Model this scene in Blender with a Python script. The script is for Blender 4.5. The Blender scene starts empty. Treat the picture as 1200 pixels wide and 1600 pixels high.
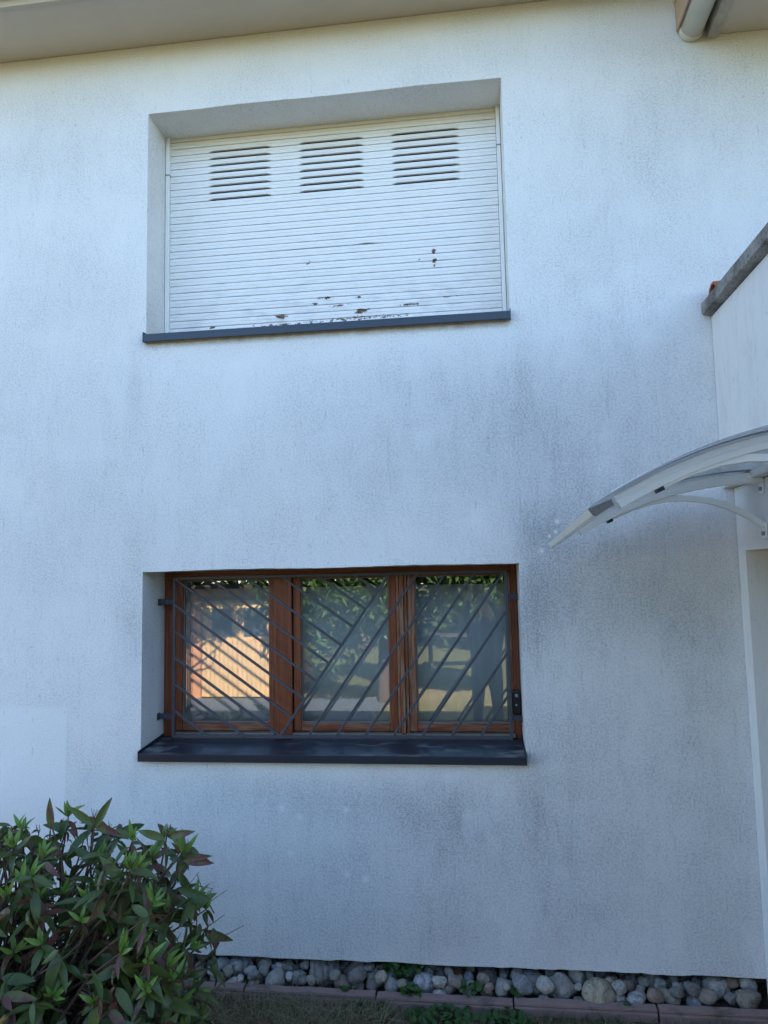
import bpy, bmesh, math, random
from mathutils import Vector, Matrix, noise as mnoise

sc = bpy.context.scene
COL = sc.collection
RND = random.Random(7)

# ------------------------------------------------------------------ camera
CAM = Vector((1.708, -3.6, 1.927))
PITCH, YAW, ROLL = 0.09517, 0.12255, -0.02058


def camera_axes():
    c, s = math.cos(YAW), math.sin(YAW)
    fw, r, u = Vector((-s, c, 0)), Vector((c, s, 0)), Vector((0, 0, 1))
    c, s = math.cos(PITCH), math.sin(PITCH)
    fw2, u2 = fw * c + u * s, u * c - fw * s
    c, s = math.cos(ROLL), math.sin(ROLL)
    return r * c + u2 * s, u2 * c - r * s, fw2


r_, u_, f_ = camera_axes()
cam_data = bpy.data.cameras.new('camera')
cam_data.sensor_fit = 'VERTICAL'
cam_data.sensor_height = 24.0
cam_data.lens = 24.0 * 1138.54 / 1600
cam_data.clip_start = 0.02
cam_data.clip_end = 2000
cam = bpy.data.objects.new('camera', cam_data)
COL.objects.link(cam)
M = Matrix((r_, u_, -f_)).transposed().to_4x4()
M.translation = CAM
cam.matrix_world = M
sc.camera = cam

# ------------------------------------------------------------------ sky, sun, exposure
SUN_EL, SUN_AZ = math.radians(38), math.radians(12)      # azimuth from +Y towards +X
world = bpy.data.worlds.new('World')
sc.world = world
world.use_nodes = True
wt = world.node_tree
wt.nodes.clear()
sky = wt.nodes.new('ShaderNodeTexSky')
sky.sky_type = 'NISHITA'
sky.sun_disc = False
sky.sun_elevation = SUN_EL
sky.sun_rotation = SUN_AZ
sky.air_density = 1.0
sky.dust_density = 0.3
sky.ozone_density = 3.1
bg = wt.nodes.new('ShaderNodeBackground')
bg.inputs[1].default_value = 0.15
wo = wt.nodes.new('ShaderNodeOutputWorld')
wt.links.new(sky.outputs[0], bg.inputs[0])
wt.links.new(bg.outputs[0], wo.inputs[0])
sun_data = bpy.data.lights.new('sun', 'SUN')
sun_data.energy = 5.0
sun_data.angle = math.radians(0.53)
sun_data.color = (1.0, 0.93, 0.82)
sun = bpy.data.objects.new('sun', sun_data)
COL.objects.link(sun)
sd = Vector((math.sin(SUN_AZ) * math.cos(SUN_EL), math.cos(SUN_AZ) * math.cos(SUN_EL), math.sin(SUN_EL)))
sun.rotation_euler = sd.to_track_quat('Z', 'Y').to_euler()
vs = sc.view_settings
vs.view_transform = 'Standard'
vs.look = 'None'
vs.gamma = 1
vs.exposure = 2.2
sc.cycles.max_bounces = 6
sc.cycles.diffuse_bounces = 4
sc.cycles.glossy_bounces = 3
sc.cycles.transparent_max_bounces = 12
sc.cycles.caustics_reflective = False
sc.cycles.caustics_refractive = False
vs.use_curve_mapping = False


# ------------------------------------------------------------------ helpers: objects
def empty(name, loc, label=None, cat=None, group=None):
    o = bpy.data.objects.new(name, None)
    o.location = loc
    o.empty_display_size = 0.1
    COL.objects.link(o)
    tag(o, label, cat, group)
    return o


def tag(o, label=None, cat=None, group=None, kind=None):
    if label: o['label'] = label
    if cat: o['category'] = cat
    if group: o['group'] = group
    if kind: o['kind'] = kind
    return o


def root_offset(p):
    v = Vector()
    while p is not None:
        v += p.location
        p = p.parent
    return v


def parent_to(o, p):
    """Keep o's own coordinates in world space under a translated parent."""
    if p is not None:
        o.parent = p
        o.matrix_parent_inverse = Matrix.Translation(-Vector(p.location)) if p.parent is None else p_world(p).inverted()
    return o


def p_world(p):
    m = p.matrix_basis.copy()
    if p.parent is not None:
        m = p_world(p.parent) @ p.matrix_parent_inverse @ m
    return m


def link(name, me, mats, parent=None):
    o = bpy.data.objects.new(name, me)
    COL.objects.link(o)
    if mats is not None:
        for m in (mats if isinstance(mats, (list, tuple)) else [mats]):
            me.materials.append(m)
    return parent_to(o, parent)


def from_bm(name, bm, mats, parent=None, smooth=False, bevel=0, seg=2):
    bmesh.ops.recalc_face_normals(bm, faces=bm.faces)
    me = bpy.data.meshes.new(name)
    bm.to_mesh(me)
    bm.free()
    if smooth:
        for p in me.polygons:
            p.use_smooth = True
    o = link(name, me, mats, parent)
    if bevel:
        b = o.modifiers.new('bevel', 'BEVEL')
        b.width = bevel
        b.segments = seg
        b.limit_method = 'ANGLE'
        b.angle_limit = math.radians(40)
        b.harden_normals = False
    return o


def add_box(bm, x0, x1, y0, y1, z0, z1):
    v = [bm.verts.new((x, y, z)) for x in (x0, x1) for y in (y0, y1) for z in (z0, z1)]
    for f in ((0, 1, 3, 2), (4, 6, 7, 5), (0, 4, 5, 1), (2, 3, 7, 6), (0, 2, 6, 4), (1, 5, 7, 3)):
        bm.faces.new([v[i] for i in f])


def box(name, b, mat, parent=None, bevel=0.003):
    bm = bmesh.new()
    add_box(bm, *b)
    return from_bm(name, bm, mat, parent, bevel=bevel)


def add_bar(bm, a, b, w, t, side):
    """rectangular bar from a to b; side = direction of width."""
    a, b, side = Vector(a), Vector(b), Vector(side).normalized()
    d = (b - a).normalized()
    n = d.cross(side).normalized()
    side = n.cross(d).normalized()
    q = []
    for p in (a, b):
        for sx, sn in ((-1, -1), (1, -1), (1, 1), (-1, 1)):
            q.append(bm.verts.new(p + side * sx * w / 2 + n * sn * t / 2))
    for i in range(4):
        j = (i + 1) % 4
        bm.faces.new((q[i], q[j], q[4 + j], q[4 + i]))
    bm.faces.new(q[3::-1])
    bm.faces.new(q[4:])


def bar(name, a, b, w, t, side, mat, parent, bevel=0.0015):
    bm = bmesh.new()
    add_bar(bm, a, b, w, t, side)
    return from_bm(name, bm, mat, parent, bevel=bevel)


def add_tube(bm, pts, radii, n=8, cap=True):
    pts = [Vector(p) for p in pts]
    rings = []
    for i, p in enumerate(pts):
        d = (pts[min(i + 1, len(pts) - 1)] - pts[max(i - 1, 0)]).normalized()
        a = d.orthogonal().normalized() if i == 0 else (rings[-1][1] - d * rings[-1][1].dot(d)).normalized()
        b = d.cross(a)
        r = radii[i] if isinstance(radii, (list, tuple)) else radii
        ring = [bm.verts.new(p + (a * math.cos(2 * math.pi * k / n) + b * math.sin(2 * math.pi * k / n)) * r) for k in range(n)]
        rings.append((ring, a))
    for (r0, _), (r1, _) in zip(rings, rings[1:]):
        for k in range(n):
            bm.faces.new((r0[k], r0[(k + 1) % n], r1[(k + 1) % n], r1[k]))
    if cap:
        bm.faces.new(rings[0][0][::-1])
        bm.faces.new(rings[-1][0])


def add_sweep(bm, path, section):
    """path: list of (origin, axis_u, axis_v); section: closed list of (u, v)."""
    rings = []
    for o, au, av in path:
        rings.append([bm.verts.new(Vector(o) + Vector(au) * u + Vector(av) * v) for u, v in section])
    n = len(section)
    for a, b in zip(rings, rings[1:]):
        for k in range(n):
            bm.faces.new((a[k], a[(k + 1) % n], b[(k + 1) % n], b[k]))
    bm.faces.new(rings[0][::-1])
    bm.faces.new(rings[-1])


# ------------------------------------------------------------------ helpers: materials
class NT:
    def __init__(self, name):
        self.mat = bpy.data.materials.new(name)
        self.mat.use_nodes = True
        self.t = self.mat.node_tree
        self.t.nodes.clear()
        self.out = self.t.nodes.new('ShaderNodeOutputMaterial')
        self.bsdf = self.n('ShaderNodeBsdfPrincipled')
        self.l(self.bsdf.outputs[0], self.out.inputs[0])
        self.tc = self.n('ShaderNodeTexCoord')
        self.obj = self.tc.outputs['Object']

    def n(self, t):
        return self.t.nodes.new(t)

    def l(self, a, b):
        self.t.links.new(a, b)

    def put(self, sock, v):
        if isinstance(v, bpy.types.NodeSocket):
            self.l(v, sock)
        elif isinstance(v, (tuple, list)) and len(v) == 3 and sock.type == 'RGBA':
            sock.default_value = (*v, 1)
        else:
            sock.default_value = v

    def m(self, op, a, b=0.0, c=None, clamp=False):
        x = self.n('ShaderNodeMath')
        x.operation = op
        x.use_clamp = clamp
        self.put(x.inputs[0], a)
        self.put(x.inputs[1], b)
        if c is not None: self.put(x.inputs[2], c)
        return x.outputs[0]

    def sep(self, v=None):
        x = self.n('ShaderNodeSeparateXYZ')
        self.l(v or self.obj, x.inputs[0])
        return x.outputs

    def scale(self, s, v=None, loc=(0, 0, 0)):
        x = self.n('ShaderNodeMapping')
        self.l(v or self.obj, x.inputs[0])
        x.inputs['Scale'].default_value = s
        x.inputs['Location'].default_value = loc
        return x.outputs[0]

    def noise(self, scale=5, detail=3, rough=0.55, v=None, dist=0.0):
        x = self.n('ShaderNodeTexNoise')
        self.l(v or self.obj, x.inputs['Vector'])
        x.inputs['Scale'].default_value = scale
        x.inputs['Detail'].default_value = detail
        x.inputs['Roughness'].default_value = rough
        x.inputs['Distortion'].default_value = dist
        return x.outputs['Fac']

    def voro(self, scale=5, v=None, feature='F1', out='Distance'):
        x = self.n('ShaderNodeTexVoronoi')
        x.feature = feature
        self.l(v or self.obj, x.inputs['Vector'])
        x.inputs['Scale'].default_value = scale
        return x.outputs[out]

    def ramp(self, v, a, b, lo=0.0, hi=1.0):
        x = self.n('ShaderNodeMapRange')
        x.interpolation_type = 'SMOOTHSTEP'
        self.put(x.inputs[0], v)
        for i, q in zip((1, 2, 3, 4), (a, b, lo, hi)):
            x.inputs[i].default_value = q
        return x.outputs[0]

    def mix(self, f, a, b, mode='MIX'):
        x = self.n('ShaderNodeMix')
        x.data_type = 'RGBA'
        x.blend_type = mode
        self.put(x.inputs[0], f)
        self.put(x.inputs[6], a)
        self.put(x.inputs[7], b)
        return x.outputs[2]

    def bump(self, h, strength=0.3, dist=0.01):
        x = self.n('ShaderNodeBump')
        x.inputs['Strength'].default_value = strength
        x.inputs['Distance'].default_value = dist
        self.l(h, x.inputs['Height'])
        self.l(x.outputs[0], self.bsdf.inputs['Normal'])
        return x

    def base(self, c, rough=0.6, spec=None, metal=None):
        self.put(self.bsdf.inputs['Base Color'], c)
        self.put(self.bsdf.inputs['Roughness'], rough)
        if spec is not None: self.put(self.bsdf.inputs['Specular IOR Level'], spec)
        if metal is not None: self.put(self.bsdf.inputs['Metallic'], metal)
        return self.mat

    def blob(self, X, Z, x0, z0, rx, rz):
        a = self.m('MULTIPLY_ADD', X, 1 / rx, -x0 / rx)
        b = self.m('MULTIPLY_ADD', Z, 1 / rz, -z0 / rz)
        s = self.m('ADD', self.m('MULTIPLY', a, a), self.m('MULTIPLY', b, b))
        return self.m('EXPONENT', self.m('MULTIPLY', s, -1.0))

    def total(self, vals):
        t = vals[0]
        for v in vals[1:]:
            t = self.m('ADD', t, v)
        return t


def plain(name, col, rough=0.6, var=0.12, scale=12, bump=0.0, bscale=120, spec=0.4, metal=0.0):
    t = NT(name)
    f = t.noise(scale, 4)
    c = t.mix(f, tuple(q * (1 - var) for q in col), tuple(min(1, q * (1 + var)) for q in col))
    if bump:
        t.bump(t.noise(bscale, 3), bump, 0.004)
    return t.base(c, rough, spec, metal)


def render_wall_material(name, col=(0.785, 0.772, 0.752), stains=True, grain=1.0, dirt_shade_gain=1.0):
    t = NT(name)
    X, Y, Z = t.sep()
    # fine grained render: small lumps with pits between them
    g2 = t.noise(105, 3, 0.7)
    wav = t.noise(1.6, 1, 0.5)
    trowel = t.ramp(t.noise(3.1, 3, .6), .3, .7, .45, 1.25)          # the grain is pressed flatter in places
    h2 = t.m('MULTIPLY_ADD', wav, 5.0, t.m('MULTIPLY', g2, trowel))
    t.bump(h2, 0.65 * grain, 0.007)
    # dirt: upright streaks and blotches that follow the rain; low on the house also painted shade
    st1 = t.noise(1.0, 4, 0.68, t.scale((13, 13, 3.4)), 0.6)
    st2 = t.noise(1.0, 2, 0.6, t.scale((70, 70, 6.0)))
    bl = t.noise(2.1, 4, 0.6)
    pit = t.ramp(g2, 0.62, 0.34)
    speck = t.ramp(t.noise(1.0, 3, 0.7, t.scale((55, 55, 15))), 0.60, 0.72)
    speck = t.m('MULTIPLY', speck, t.ramp(t.noise(1.3, 2), 0.36, 0.62, .25, 1.0))
    if stains:
        at = t.n('ShaderNodeAttribute'); at.attribute_name = 'stain_shade'
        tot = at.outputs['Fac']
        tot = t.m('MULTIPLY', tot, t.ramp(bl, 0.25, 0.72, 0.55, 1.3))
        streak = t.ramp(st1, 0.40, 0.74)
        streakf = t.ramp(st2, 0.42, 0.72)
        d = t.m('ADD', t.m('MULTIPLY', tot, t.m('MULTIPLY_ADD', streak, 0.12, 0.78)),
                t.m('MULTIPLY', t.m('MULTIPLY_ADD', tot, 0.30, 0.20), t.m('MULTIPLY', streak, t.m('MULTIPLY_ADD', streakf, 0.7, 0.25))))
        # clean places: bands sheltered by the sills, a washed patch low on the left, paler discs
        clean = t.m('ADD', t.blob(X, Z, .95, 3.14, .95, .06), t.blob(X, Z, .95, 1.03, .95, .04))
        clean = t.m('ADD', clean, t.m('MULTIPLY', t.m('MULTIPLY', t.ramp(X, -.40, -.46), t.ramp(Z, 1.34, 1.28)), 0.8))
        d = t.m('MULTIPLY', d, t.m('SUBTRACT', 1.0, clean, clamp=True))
        d = t.m('MULTIPLY', d, dirt_shade_gain)
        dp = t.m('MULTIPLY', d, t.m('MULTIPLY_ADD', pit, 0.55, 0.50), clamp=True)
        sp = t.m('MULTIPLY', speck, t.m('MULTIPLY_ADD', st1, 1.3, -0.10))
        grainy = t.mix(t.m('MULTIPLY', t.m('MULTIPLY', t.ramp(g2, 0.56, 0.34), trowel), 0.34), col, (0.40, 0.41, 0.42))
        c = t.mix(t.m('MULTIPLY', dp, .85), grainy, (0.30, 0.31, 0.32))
        c = t.mix(t.m('MULTIPLY', t.m('MULTIPLY', t.ramp(X, -.395, -.41), t.ramp(Z, 1.33, 1.30)), t.ramp(bl, .2, .5, .35, .75)), c, (.80, .80, .79))
        c = t.mix(t.m('MULTIPLY', sp, 0.55, clamp=True), c, (0.12, 0.12, 0.11))
        discs = [(2.11, 2.20, .013), (2.10, 2.15, .010), (2.07, 2.13, .008), (2.03, 2.06, .010), (.73, .83, .018), (.82, .79, .014), (1.05, .53, .014), (1.14, .51, .016), (1.05, .83, .013), (.77, .62, .012)]
        dd = t.m('MULTIPLY', t.total([t.blob(X, Z, a, b, r, r) for a, b, r in discs]), 1.3)
        ap = t.n('ShaderNodeAttribute'); ap.attribute_name = 'pale'
        dd = t.m('ADD', dd, ap.outputs['Fac'])
        c = t.mix(t.m('MULTIPLY', dd, 0.62, clamp=True), c, (0.80, 0.80, 0.78))
        warm = t.m('MULTIPLY', t.ramp(Z, 4.35, 4.95), t.m('MULTIPLY_ADD', bl, 0.6, 0.2), clamp=True)  # warm bounce light under the soffit put into the colour, with yellowish staining
        c = t.mix(t.m('MULTIPLY', warm, 0.7), c, (0.68, 0.59, 0.43))
        # thin brown line of grime right under the upper sill
        us = t.m('MULTIPLY', t.m('MULTIPLY', t.ramp(Z, 3.175, 3.205), t.ramp(Z, 3.25, 3.22)), t.m('MULTIPLY', t.ramp(X, -.02, .02), t.ramp(X, 1.94, 1.90)))
        c = t.mix(t.m('MULTIPLY', us, t.m('MULTIPLY_ADD', t.noise(14, 4), 1.2, -0.1), clamp=True), c, (0.30, 0.25, 0.18))
    else:
        d = t.m('MULTIPLY', t.ramp(st1, .45, .8), t.ramp(bl, .35, .7, .1, .45))
        c = t.mix(t.m('MULTIPLY', d, 0.5 * dirt_shade_gain), col, (0.3, 0.3, 0.29))
        c = t.mix(t.m('MULTIPLY', speck, 0.25), c, (0.15, 0.15, 0.14))
    return t.base(c, 0.92, 0.15)


MAT = {}
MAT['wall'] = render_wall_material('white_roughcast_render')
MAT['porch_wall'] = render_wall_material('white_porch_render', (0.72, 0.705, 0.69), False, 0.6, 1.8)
MAT['soffit'] = plain('cream_soffit_paint', (0.60, 0.53, 0.44), 0.6, 0.10, 3, 0.12, 60)
MAT['fascia'] = plain('beige_fascia_paint', (0.52, 0.45, 0.36), 0.6, 0.08, 4)
MAT['gutter'] = plain('cream_gutter_plastic', (0.66, 0.62, 0.52), 0.35, 0.08, 9)
MAT['plinth'] = plain('dark_plinth', (0.05, 0.048, 0.045), 0.9, 0.3, 6, 0.3, 60)
MAT['room'] = plain('dim_room', (0.10, 0.10, 0.10), 0.9, 0.2, 2)
MAT['roof'] = plain('red_roof_tile', (0.30, 0.10, 0.06), 0.85, 0.3, 8, 0.3, 40)
MAT['tile'] = plain('terracotta_tile', (0.36, 0.11, 0.055), 0.8, 0.3, 25, 0.3, 150)
MAT['sill'] = None
MAT['white_metal'] = plain('white_coated_metal', (0.82, 0.82, 0.80), 0.32, 0.05, 8, 0.04, 60)
MAT['black_plastic'] = plain('black_plastic', (0.012, 0.013, 0.016), 0.35, 0.2, 30)
MAT['steel'] = plain('zinc_bolt', (0.35, 0.36, 0.37), 0.35, 0.15, 60, metal=0.9)


def grille_paint():
    t = NT('anthracite_grille_paint')
    f = t.noise(30, 4)
    c = t.mix(f, (0.030, 0.037, 0.050), (0.055, 0.064, 0.080))
    t.bump(t.noise(140, 3), 0.15, 0.002)
    return t.base(c, 0.42, 0.5)


MAT['grille'] = grille_paint()


def sill_metal():
    t = NT('anthracite_sill_metal')
    v = t.scale((7, 16, 7))
    w = t.n('ShaderNodeTexWave')
    w.wave_type = 'RINGS'
    t.l(t.scale((5, 11, 5), loc=(-2.2, 0, 0)), w.inputs['Vector'])
    w.inputs['Scale'].default_value = 0.9
    w.inputs['Distortion'].default_value = 7
    w.inputs['Detail'].default_value = 3
    dust = t.m('MULTIPLY', t.ramp(w.outputs['Fac'], 0.72, 0.98), t.ramp(t.noise(3.2, 4, 0.6), 0.42, 0.66))
    dust = t.m('ADD', t.m('MULTIPLY', dust, 0.55), t.m('MULTIPLY', t.ramp(t.noise(30, 5, 0.7), 0.5, 0.8), 0.12))
    g = t.n('ShaderNodeNewGeometry')
    up = t.ramp(t.sep(g.outputs['Normal'])[2], 0.5, 0.9)
    dust = t.m('MULTIPLY', dust, up)
    c = t.mix(dust, t.mix(t.noise(4, 3), (0.010, 0.016, 0.027), (0.018, 0.027, 0.042)), (0.30, 0.29, 0.27))
    return t.base(c, t.m('MULTIPLY_ADD', dust, 0.5, 0.30), 0.5)


MAT['sill'] = sill_metal()


def shutter_paint():
    t = NT('peeling_white_shutter_paint')
    X, Y, Z = t.sep()
    n1 = t.noise(1.0, 5, 0.7, t.scale((48, 48, 95)))
    n2 = t.noise(5, 4, 0.6)
    spots = [(.68, 3.41, .05, .014, 1.0), (1.13, 3.41, .05, .018, 1.0), (1.54, 3.72, .016, .02, 1.), (1.54, 3.67, .014, .016, .9), (1.54, 3.64, .010, .012, .8), (.84, 3.71, .016, .014, .85), (.94, 3.50, .06, .012, .75),
             (1.01, 3.45, .07, .010, .8), (.87, 3.47, .05, .009, .75), (1.12, 3.49, .018, .010, .85), (.28, 3.37, .03, .010, .8), (1.46, 3.68, .010, .010, .7), (1.61, 3.46, .08, .008, .7), (1.40, 3.43, .09, .009, .72), (1.1, 3.37, .4, .016, .62), (.6, 3.36, .2, .012, .6)]
    s = t.total([t.m('MULTIPLY', t.blob(X, Z, *q[:4]), q[4]) for q in spots])
    chip = t.ramp(t.m('ADD', s, t.m('MULTIPLY_ADD', n1, 2.6, -1.30)), 0.60, 0.66)
    low = t.ramp(Z, 3.85, 3.35)
    tiny = t.m('MULTIPLY', t.ramp(t.noise(1.0, 3, 0.6, t.scale((45, 45, 160), loc=(3, 1, 2))), 0.70, 0.74), t.m('MULTIPLY', low, t.ramp(n2, 0.48, 0.60)))
    chip = t.m('MAXIMUM', chip, tiny)
    grime = t.m('MULTIPLY', t.ramp(t.noise(1.0, 4, 0.6, t.scale((9, 9, 22))), 0.42, 0.75), t.m('MULTIPLY_ADD', low, 0.30, 0.08))
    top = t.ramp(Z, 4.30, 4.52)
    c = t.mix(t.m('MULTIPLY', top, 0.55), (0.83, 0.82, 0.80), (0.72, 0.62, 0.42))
    c = t.mix(grime, c, (0.42, 0.43, 0.44))
    ph = t.m('FRACT', t.m('MULTIPLY_ADD', Z, 1 / 0.0413, 100 - (4.4145 - .0035) / 0.0413))
    joint = t.m('MAXIMUM', t.ramp(ph, .10, .0), t.ramp(ph, .93, 1.0))
    jn = t.ramp(t.noise(1.0, 4, .7, t.scale((11, 11, 40), loc=(5, 2, 1))), .42, .76, .03, .62)
    c = t.mix(t.m('MULTIPLY', t.m('MULTIPLY', joint, jn), t.ramp(X, .0, .25, 1.0, .75)), c, (0.13, 0.125, 0.12))
    brown = t.mix(t.noise(60, 3), (0.035, 0.022, 0.016), (0.23, 0.14, 0.085))
    c = t.mix(chip, c, brown)
    t.bump(t.m('SUBTRACT', t.m('MULTIPLY', t.noise(1.0, 3, 0.6, t.scale((14, 14, 130))), 0.4), chip), 0.35, 0.0025)
    return t.base(c, t.m('MULTIPLY_ADD', chip, 0.3, 0.5), 0.3)


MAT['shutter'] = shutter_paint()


def wood(name, a, b, weather=0.0, along='z'):
    t = NT(name)
    s = (70, 70, 2.2) if along == 'z' else (2.2, 70, 70)
    g = t.noise(1.0, 5, 0.65, t.scale(s), 0.6)
    g2 = t.noise(1.0, 4, 0.6, t.scale(tuple(q * 3.1 for q in s)), 0.3)
    c = t.mix(t.ramp(g, 0.3, 0.72), a, b)
    c = t.mix(t.m('MULTIPLY', t.ramp(g2, 0.5, 0.75), 0.35), c, tuple(q * 0.35 for q in a))
    if weather:
        wv = t.m('MULTIPLY', t.ramp(t.noise(1.0, 4, 0.65, t.scale((55, 55, 5) if along == 'z' else (5, 55, 55))), 0.44, 0.62), weather)
        c = t.mix(wv, c, (0.33, 0.24, 0.16))
        t.bump(g2, 0.5, 0.002)
    else:
        t.bump(g2, 0.18, 0.0015)
    return t.base(c, 0.42, 0.45)


MAT['wood'] = wood('mahogany_stain', (0.115, 0.027, 0.011), (0.27, 0.075, 0.028))
MAT['wood_h'] = wood('mahogany_stain_rail', (0.115, 0.027, 0.011), (0.27, 0.075, 0.028), 0, 'x')
MAT['wood_worn'] = wood('weathered_mahogany', (0.12, 0.034, 0.014), (0.28, 0.088, 0.036), 0.55)
MAT['wood_worn_h'] = wood('weathered_mahogany_rail', (0.105, 0.026, 0.012), (0.24, 0.07, 0.028), 0.4, 'x')
MAT['drip'] = plain('dull_bronze_drip_rail', (0.26, 0.24, 0.20), 0.45, 0.12, 20, metal=0.4)


def glass():
    t = NT('window_glass')
    t.t.nodes.remove(t.bsdf)
    bp = t.n('ShaderNodeBump')
    bp.inputs['Strength'].default_value = 0.025
    bp.inputs['Distance'].default_value = 0.004
    t.l(t.noise(4.5, 2, 0.4), bp.inputs['Height'])
    gl = t.n('ShaderNodeBsdfGlossy')
    gl.inputs['Roughness'].default_value = 0.0
    gl.inputs['Color'].default_value = (0.94, 0.98, 1.0, 1)
    t.l(bp.outputs[0], gl.inputs['Normal'])
    tr = t.n('ShaderNodeBsdfTransparent')
    tr.inputs['Color'].default_value = (0.93, 0.965, 0.965, 1)
    mx = t.n('ShaderNodeMixShader')
    mx.inputs[0].default_value = 0.135          # each sheet of the double glazing reflects with both its faces
    t.l(tr.outputs[0], mx.inputs[1])
    t.l(gl.outputs[0], mx.inputs[2])
    t.l(mx.outputs[0], t.out.inputs[0])
    return t.mat


MAT['glass'] = glass()


def sheet():
    t = NT('hazy_polycarbonate')
    t.t.nodes.remove(t.bsdf)
    df = t.n('ShaderNodeBsdfDiffuse')
    df.inputs['Color'].default_value = (0.45, 0.44, 0.42, 1)
    tl = t.n('ShaderNodeBsdfTranslucent')
    tl.inputs['Color'].default_value = (0.45, 0.44, 0.43, 1)
    gl = t.n('ShaderNodeBsdfGlossy')
    gl.inputs['Roughness'].default_value = 0.12
    tr = t.n('ShaderNodeBsdfTransparent')
    tr.inputs['Color'].default_value = (0.83, 0.83, 0.83, 1)
    a = t.n('ShaderNodeMixShader'); a.inputs[0].default_value = 0.5
    t.l(df.outputs[0], a.inputs[1]); t.l(tl.outputs[0], a.inputs[2])
    b = t.n('ShaderNodeMixShader')
    t.l(t.m('MULTIPLY_ADD', t.noise(6, 4), 0.30, 0.12), b.inputs[0])
    t.l(tr.outputs[0], b.inputs[1]); t.l(a.outputs[0], b.inputs[2])
    c = t.n('ShaderNodeMixShader')
    c.inputs[0].default_value = 0.06
    t.l(b.outputs[0], c.inputs[1]); t.l(gl.outputs[0], c.inputs[2])
    t.l(c.outputs[0], t.out.inputs[0])
    return t.mat


MAT['sheet'] = sheet()


def voile():
    t = NT('white_voile')
    t.t.nodes.remove(t.bsdf)
    df = t.n('ShaderNodeBsdfDiffuse')
    w = t.m('MULTIPLY_ADD', t.noise(1.0, 3, 0.5, t.scale((55, 55, 0.8))), 0.05, 0.46)
    cc = t.n('ShaderNodeCombineColor')
    for i in range(3): t.l(w, cc.inputs[i])
    t.l(cc.outputs[0], df.inputs['Color'])
    tr = t.n('ShaderNodeBsdfTransparent')
    mx = t.n('ShaderNodeMixShader'); mx.inputs[0].default_value = 0.95
    t.l(tr.outputs[0], mx.inputs[1]); t.l(df.outputs[0], mx.inputs[2])
    t.l(mx.outputs[0], t.out.inputs[0])
    return t.mat


MAT['voile'] = voile()


def coping_stone():
    t = NT('grey_coping_stone')
    n = t.noise(7, 5, 0.65)
    c = t.mix(t.ramp(n, 0.35, 0.7), (0.30, 0.285, 0.265), (0.115, 0.10, 0.088))
    c = t.mix(t.ramp(t.noise(90, 3), 0.55, 0.7), c, (0.06, 0.058, 0.055))
    t.bump(t.noise(120, 4), 0.4, 0.004)
    return t.base(c, 0.9, 0.2)


MAT['coping'] = coping_stone()


def ground_material():
    t = NT('lawn_and_soil')
    n = t.noise(0.6, 5, 0.6)
    n2 = t.noise(9, 5, 0.7)
    n3 = t.noise(120, 3, 0.6)
    c = t.mix(t.ramp(n, 0.35, 0.65), (0.25, 0.19, 0.09), (0.15, 0.145, 0.055))
    c = t.mix(t.ramp(n2, 0.42, 0.7), c, (0.40, 0.29, 0.165))
    c = t.mix(t.m('MULTIPLY', t.ramp(n3, 0.45, 0.75), 0.6), c, (0.035, 0.040, 0.015))
    Y = t.sep()[1]
    c = t.mix(t.ramp(Y, -8.6, -9.6, 0, .75), c, t.mix(n, (0.075, 0.085, 0.03), (0.12, 0.12, 0.045)))      # greener far lawn, darkened in its colour to stand for tree shade
    near = t.ramp(Y, -1.2, -0.6)
    c = t.mix(t.m('MULTIPLY', near, 0.75), c, t.mix(n2, (0.05, 0.043, 0.03), (0.13, 0.11, 0.075)))
    t.bump(t.m('ADD', n2, n3), 0.5, 0.02)
    return t.base(c, 0.95, 0.1)


MAT['ground'] = ground_material()


def pebble_material():
    t = NT('river_pebble')
    oi = t.n('ShaderNodeObjectInfo')
    r = oi.outputs['Random']
    v = t.n('ShaderNodeVectorMath'); v.operation = 'ADD'
    t.l(t.obj, v.inputs[0])
    k = t.n('ShaderNodeCombineXYZ')
    t.l(t.m('MULTIPLY', r, 37.0), k.inputs[0]); t.l(t.m('MULTIPLY', r, 91.0), k.inputs[1])
    t.l(k.outputs[0], v.inputs[1])
    P = v.outputs[0]
    c = oi.outputs['Color']
    n = t.noise(2.2, 5, 0.68, P)
    c = t.mix(t.ramp(n, 0.38, 0.66, 0.0, 0.7), c, t.mix(0.5, c, (0.07, 0.065, 0.06)))
    c = t.mix(t.m('MULTIPLY', t.ramp(t.noise(14, 3, 0.65, P), 0.52, 0.66), 0.5), c, t.mix(0.4, c, (0.62, 0.61, 0.58)))
    w = t.n('ShaderNodeTexWave')
    t.l(P, w.inputs['Vector'])
    w.inputs['Scale'].default_value = 0.45; w.inputs['Distortion'].default_value = 8; w.inputs['Detail'].default_value = 3; w.inputs['Detail Scale'].default_value = 1.3
    vein = t.m('MULTIPLY', t.ramp(w.outputs['Fac'], 0.80, 0.97), t.ramp(t.m('FRACT', t.m('MULTIPLY', r, 7.3)), 0.60, 0.70))
    c = t.mix(t.m('MULTIPLY', vein, 0.38), c, (0.50, 0.49, 0.47))
    c = t.mix(t.m('MULTIPLY', t.ramp(t.noise(5, 4, .7, P), .58, .70), .6), c, (0.055, 0.05, 0.04))
    t.bump(t.m('ADD', t.noise(9, 4, 0.65, P), t.m('MULTIPLY', n, 1.5)), 0.6, 0.10)
    return t.base(c, 0.8, 0.25)


MAT['pebble'] = pebble_material()


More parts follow.
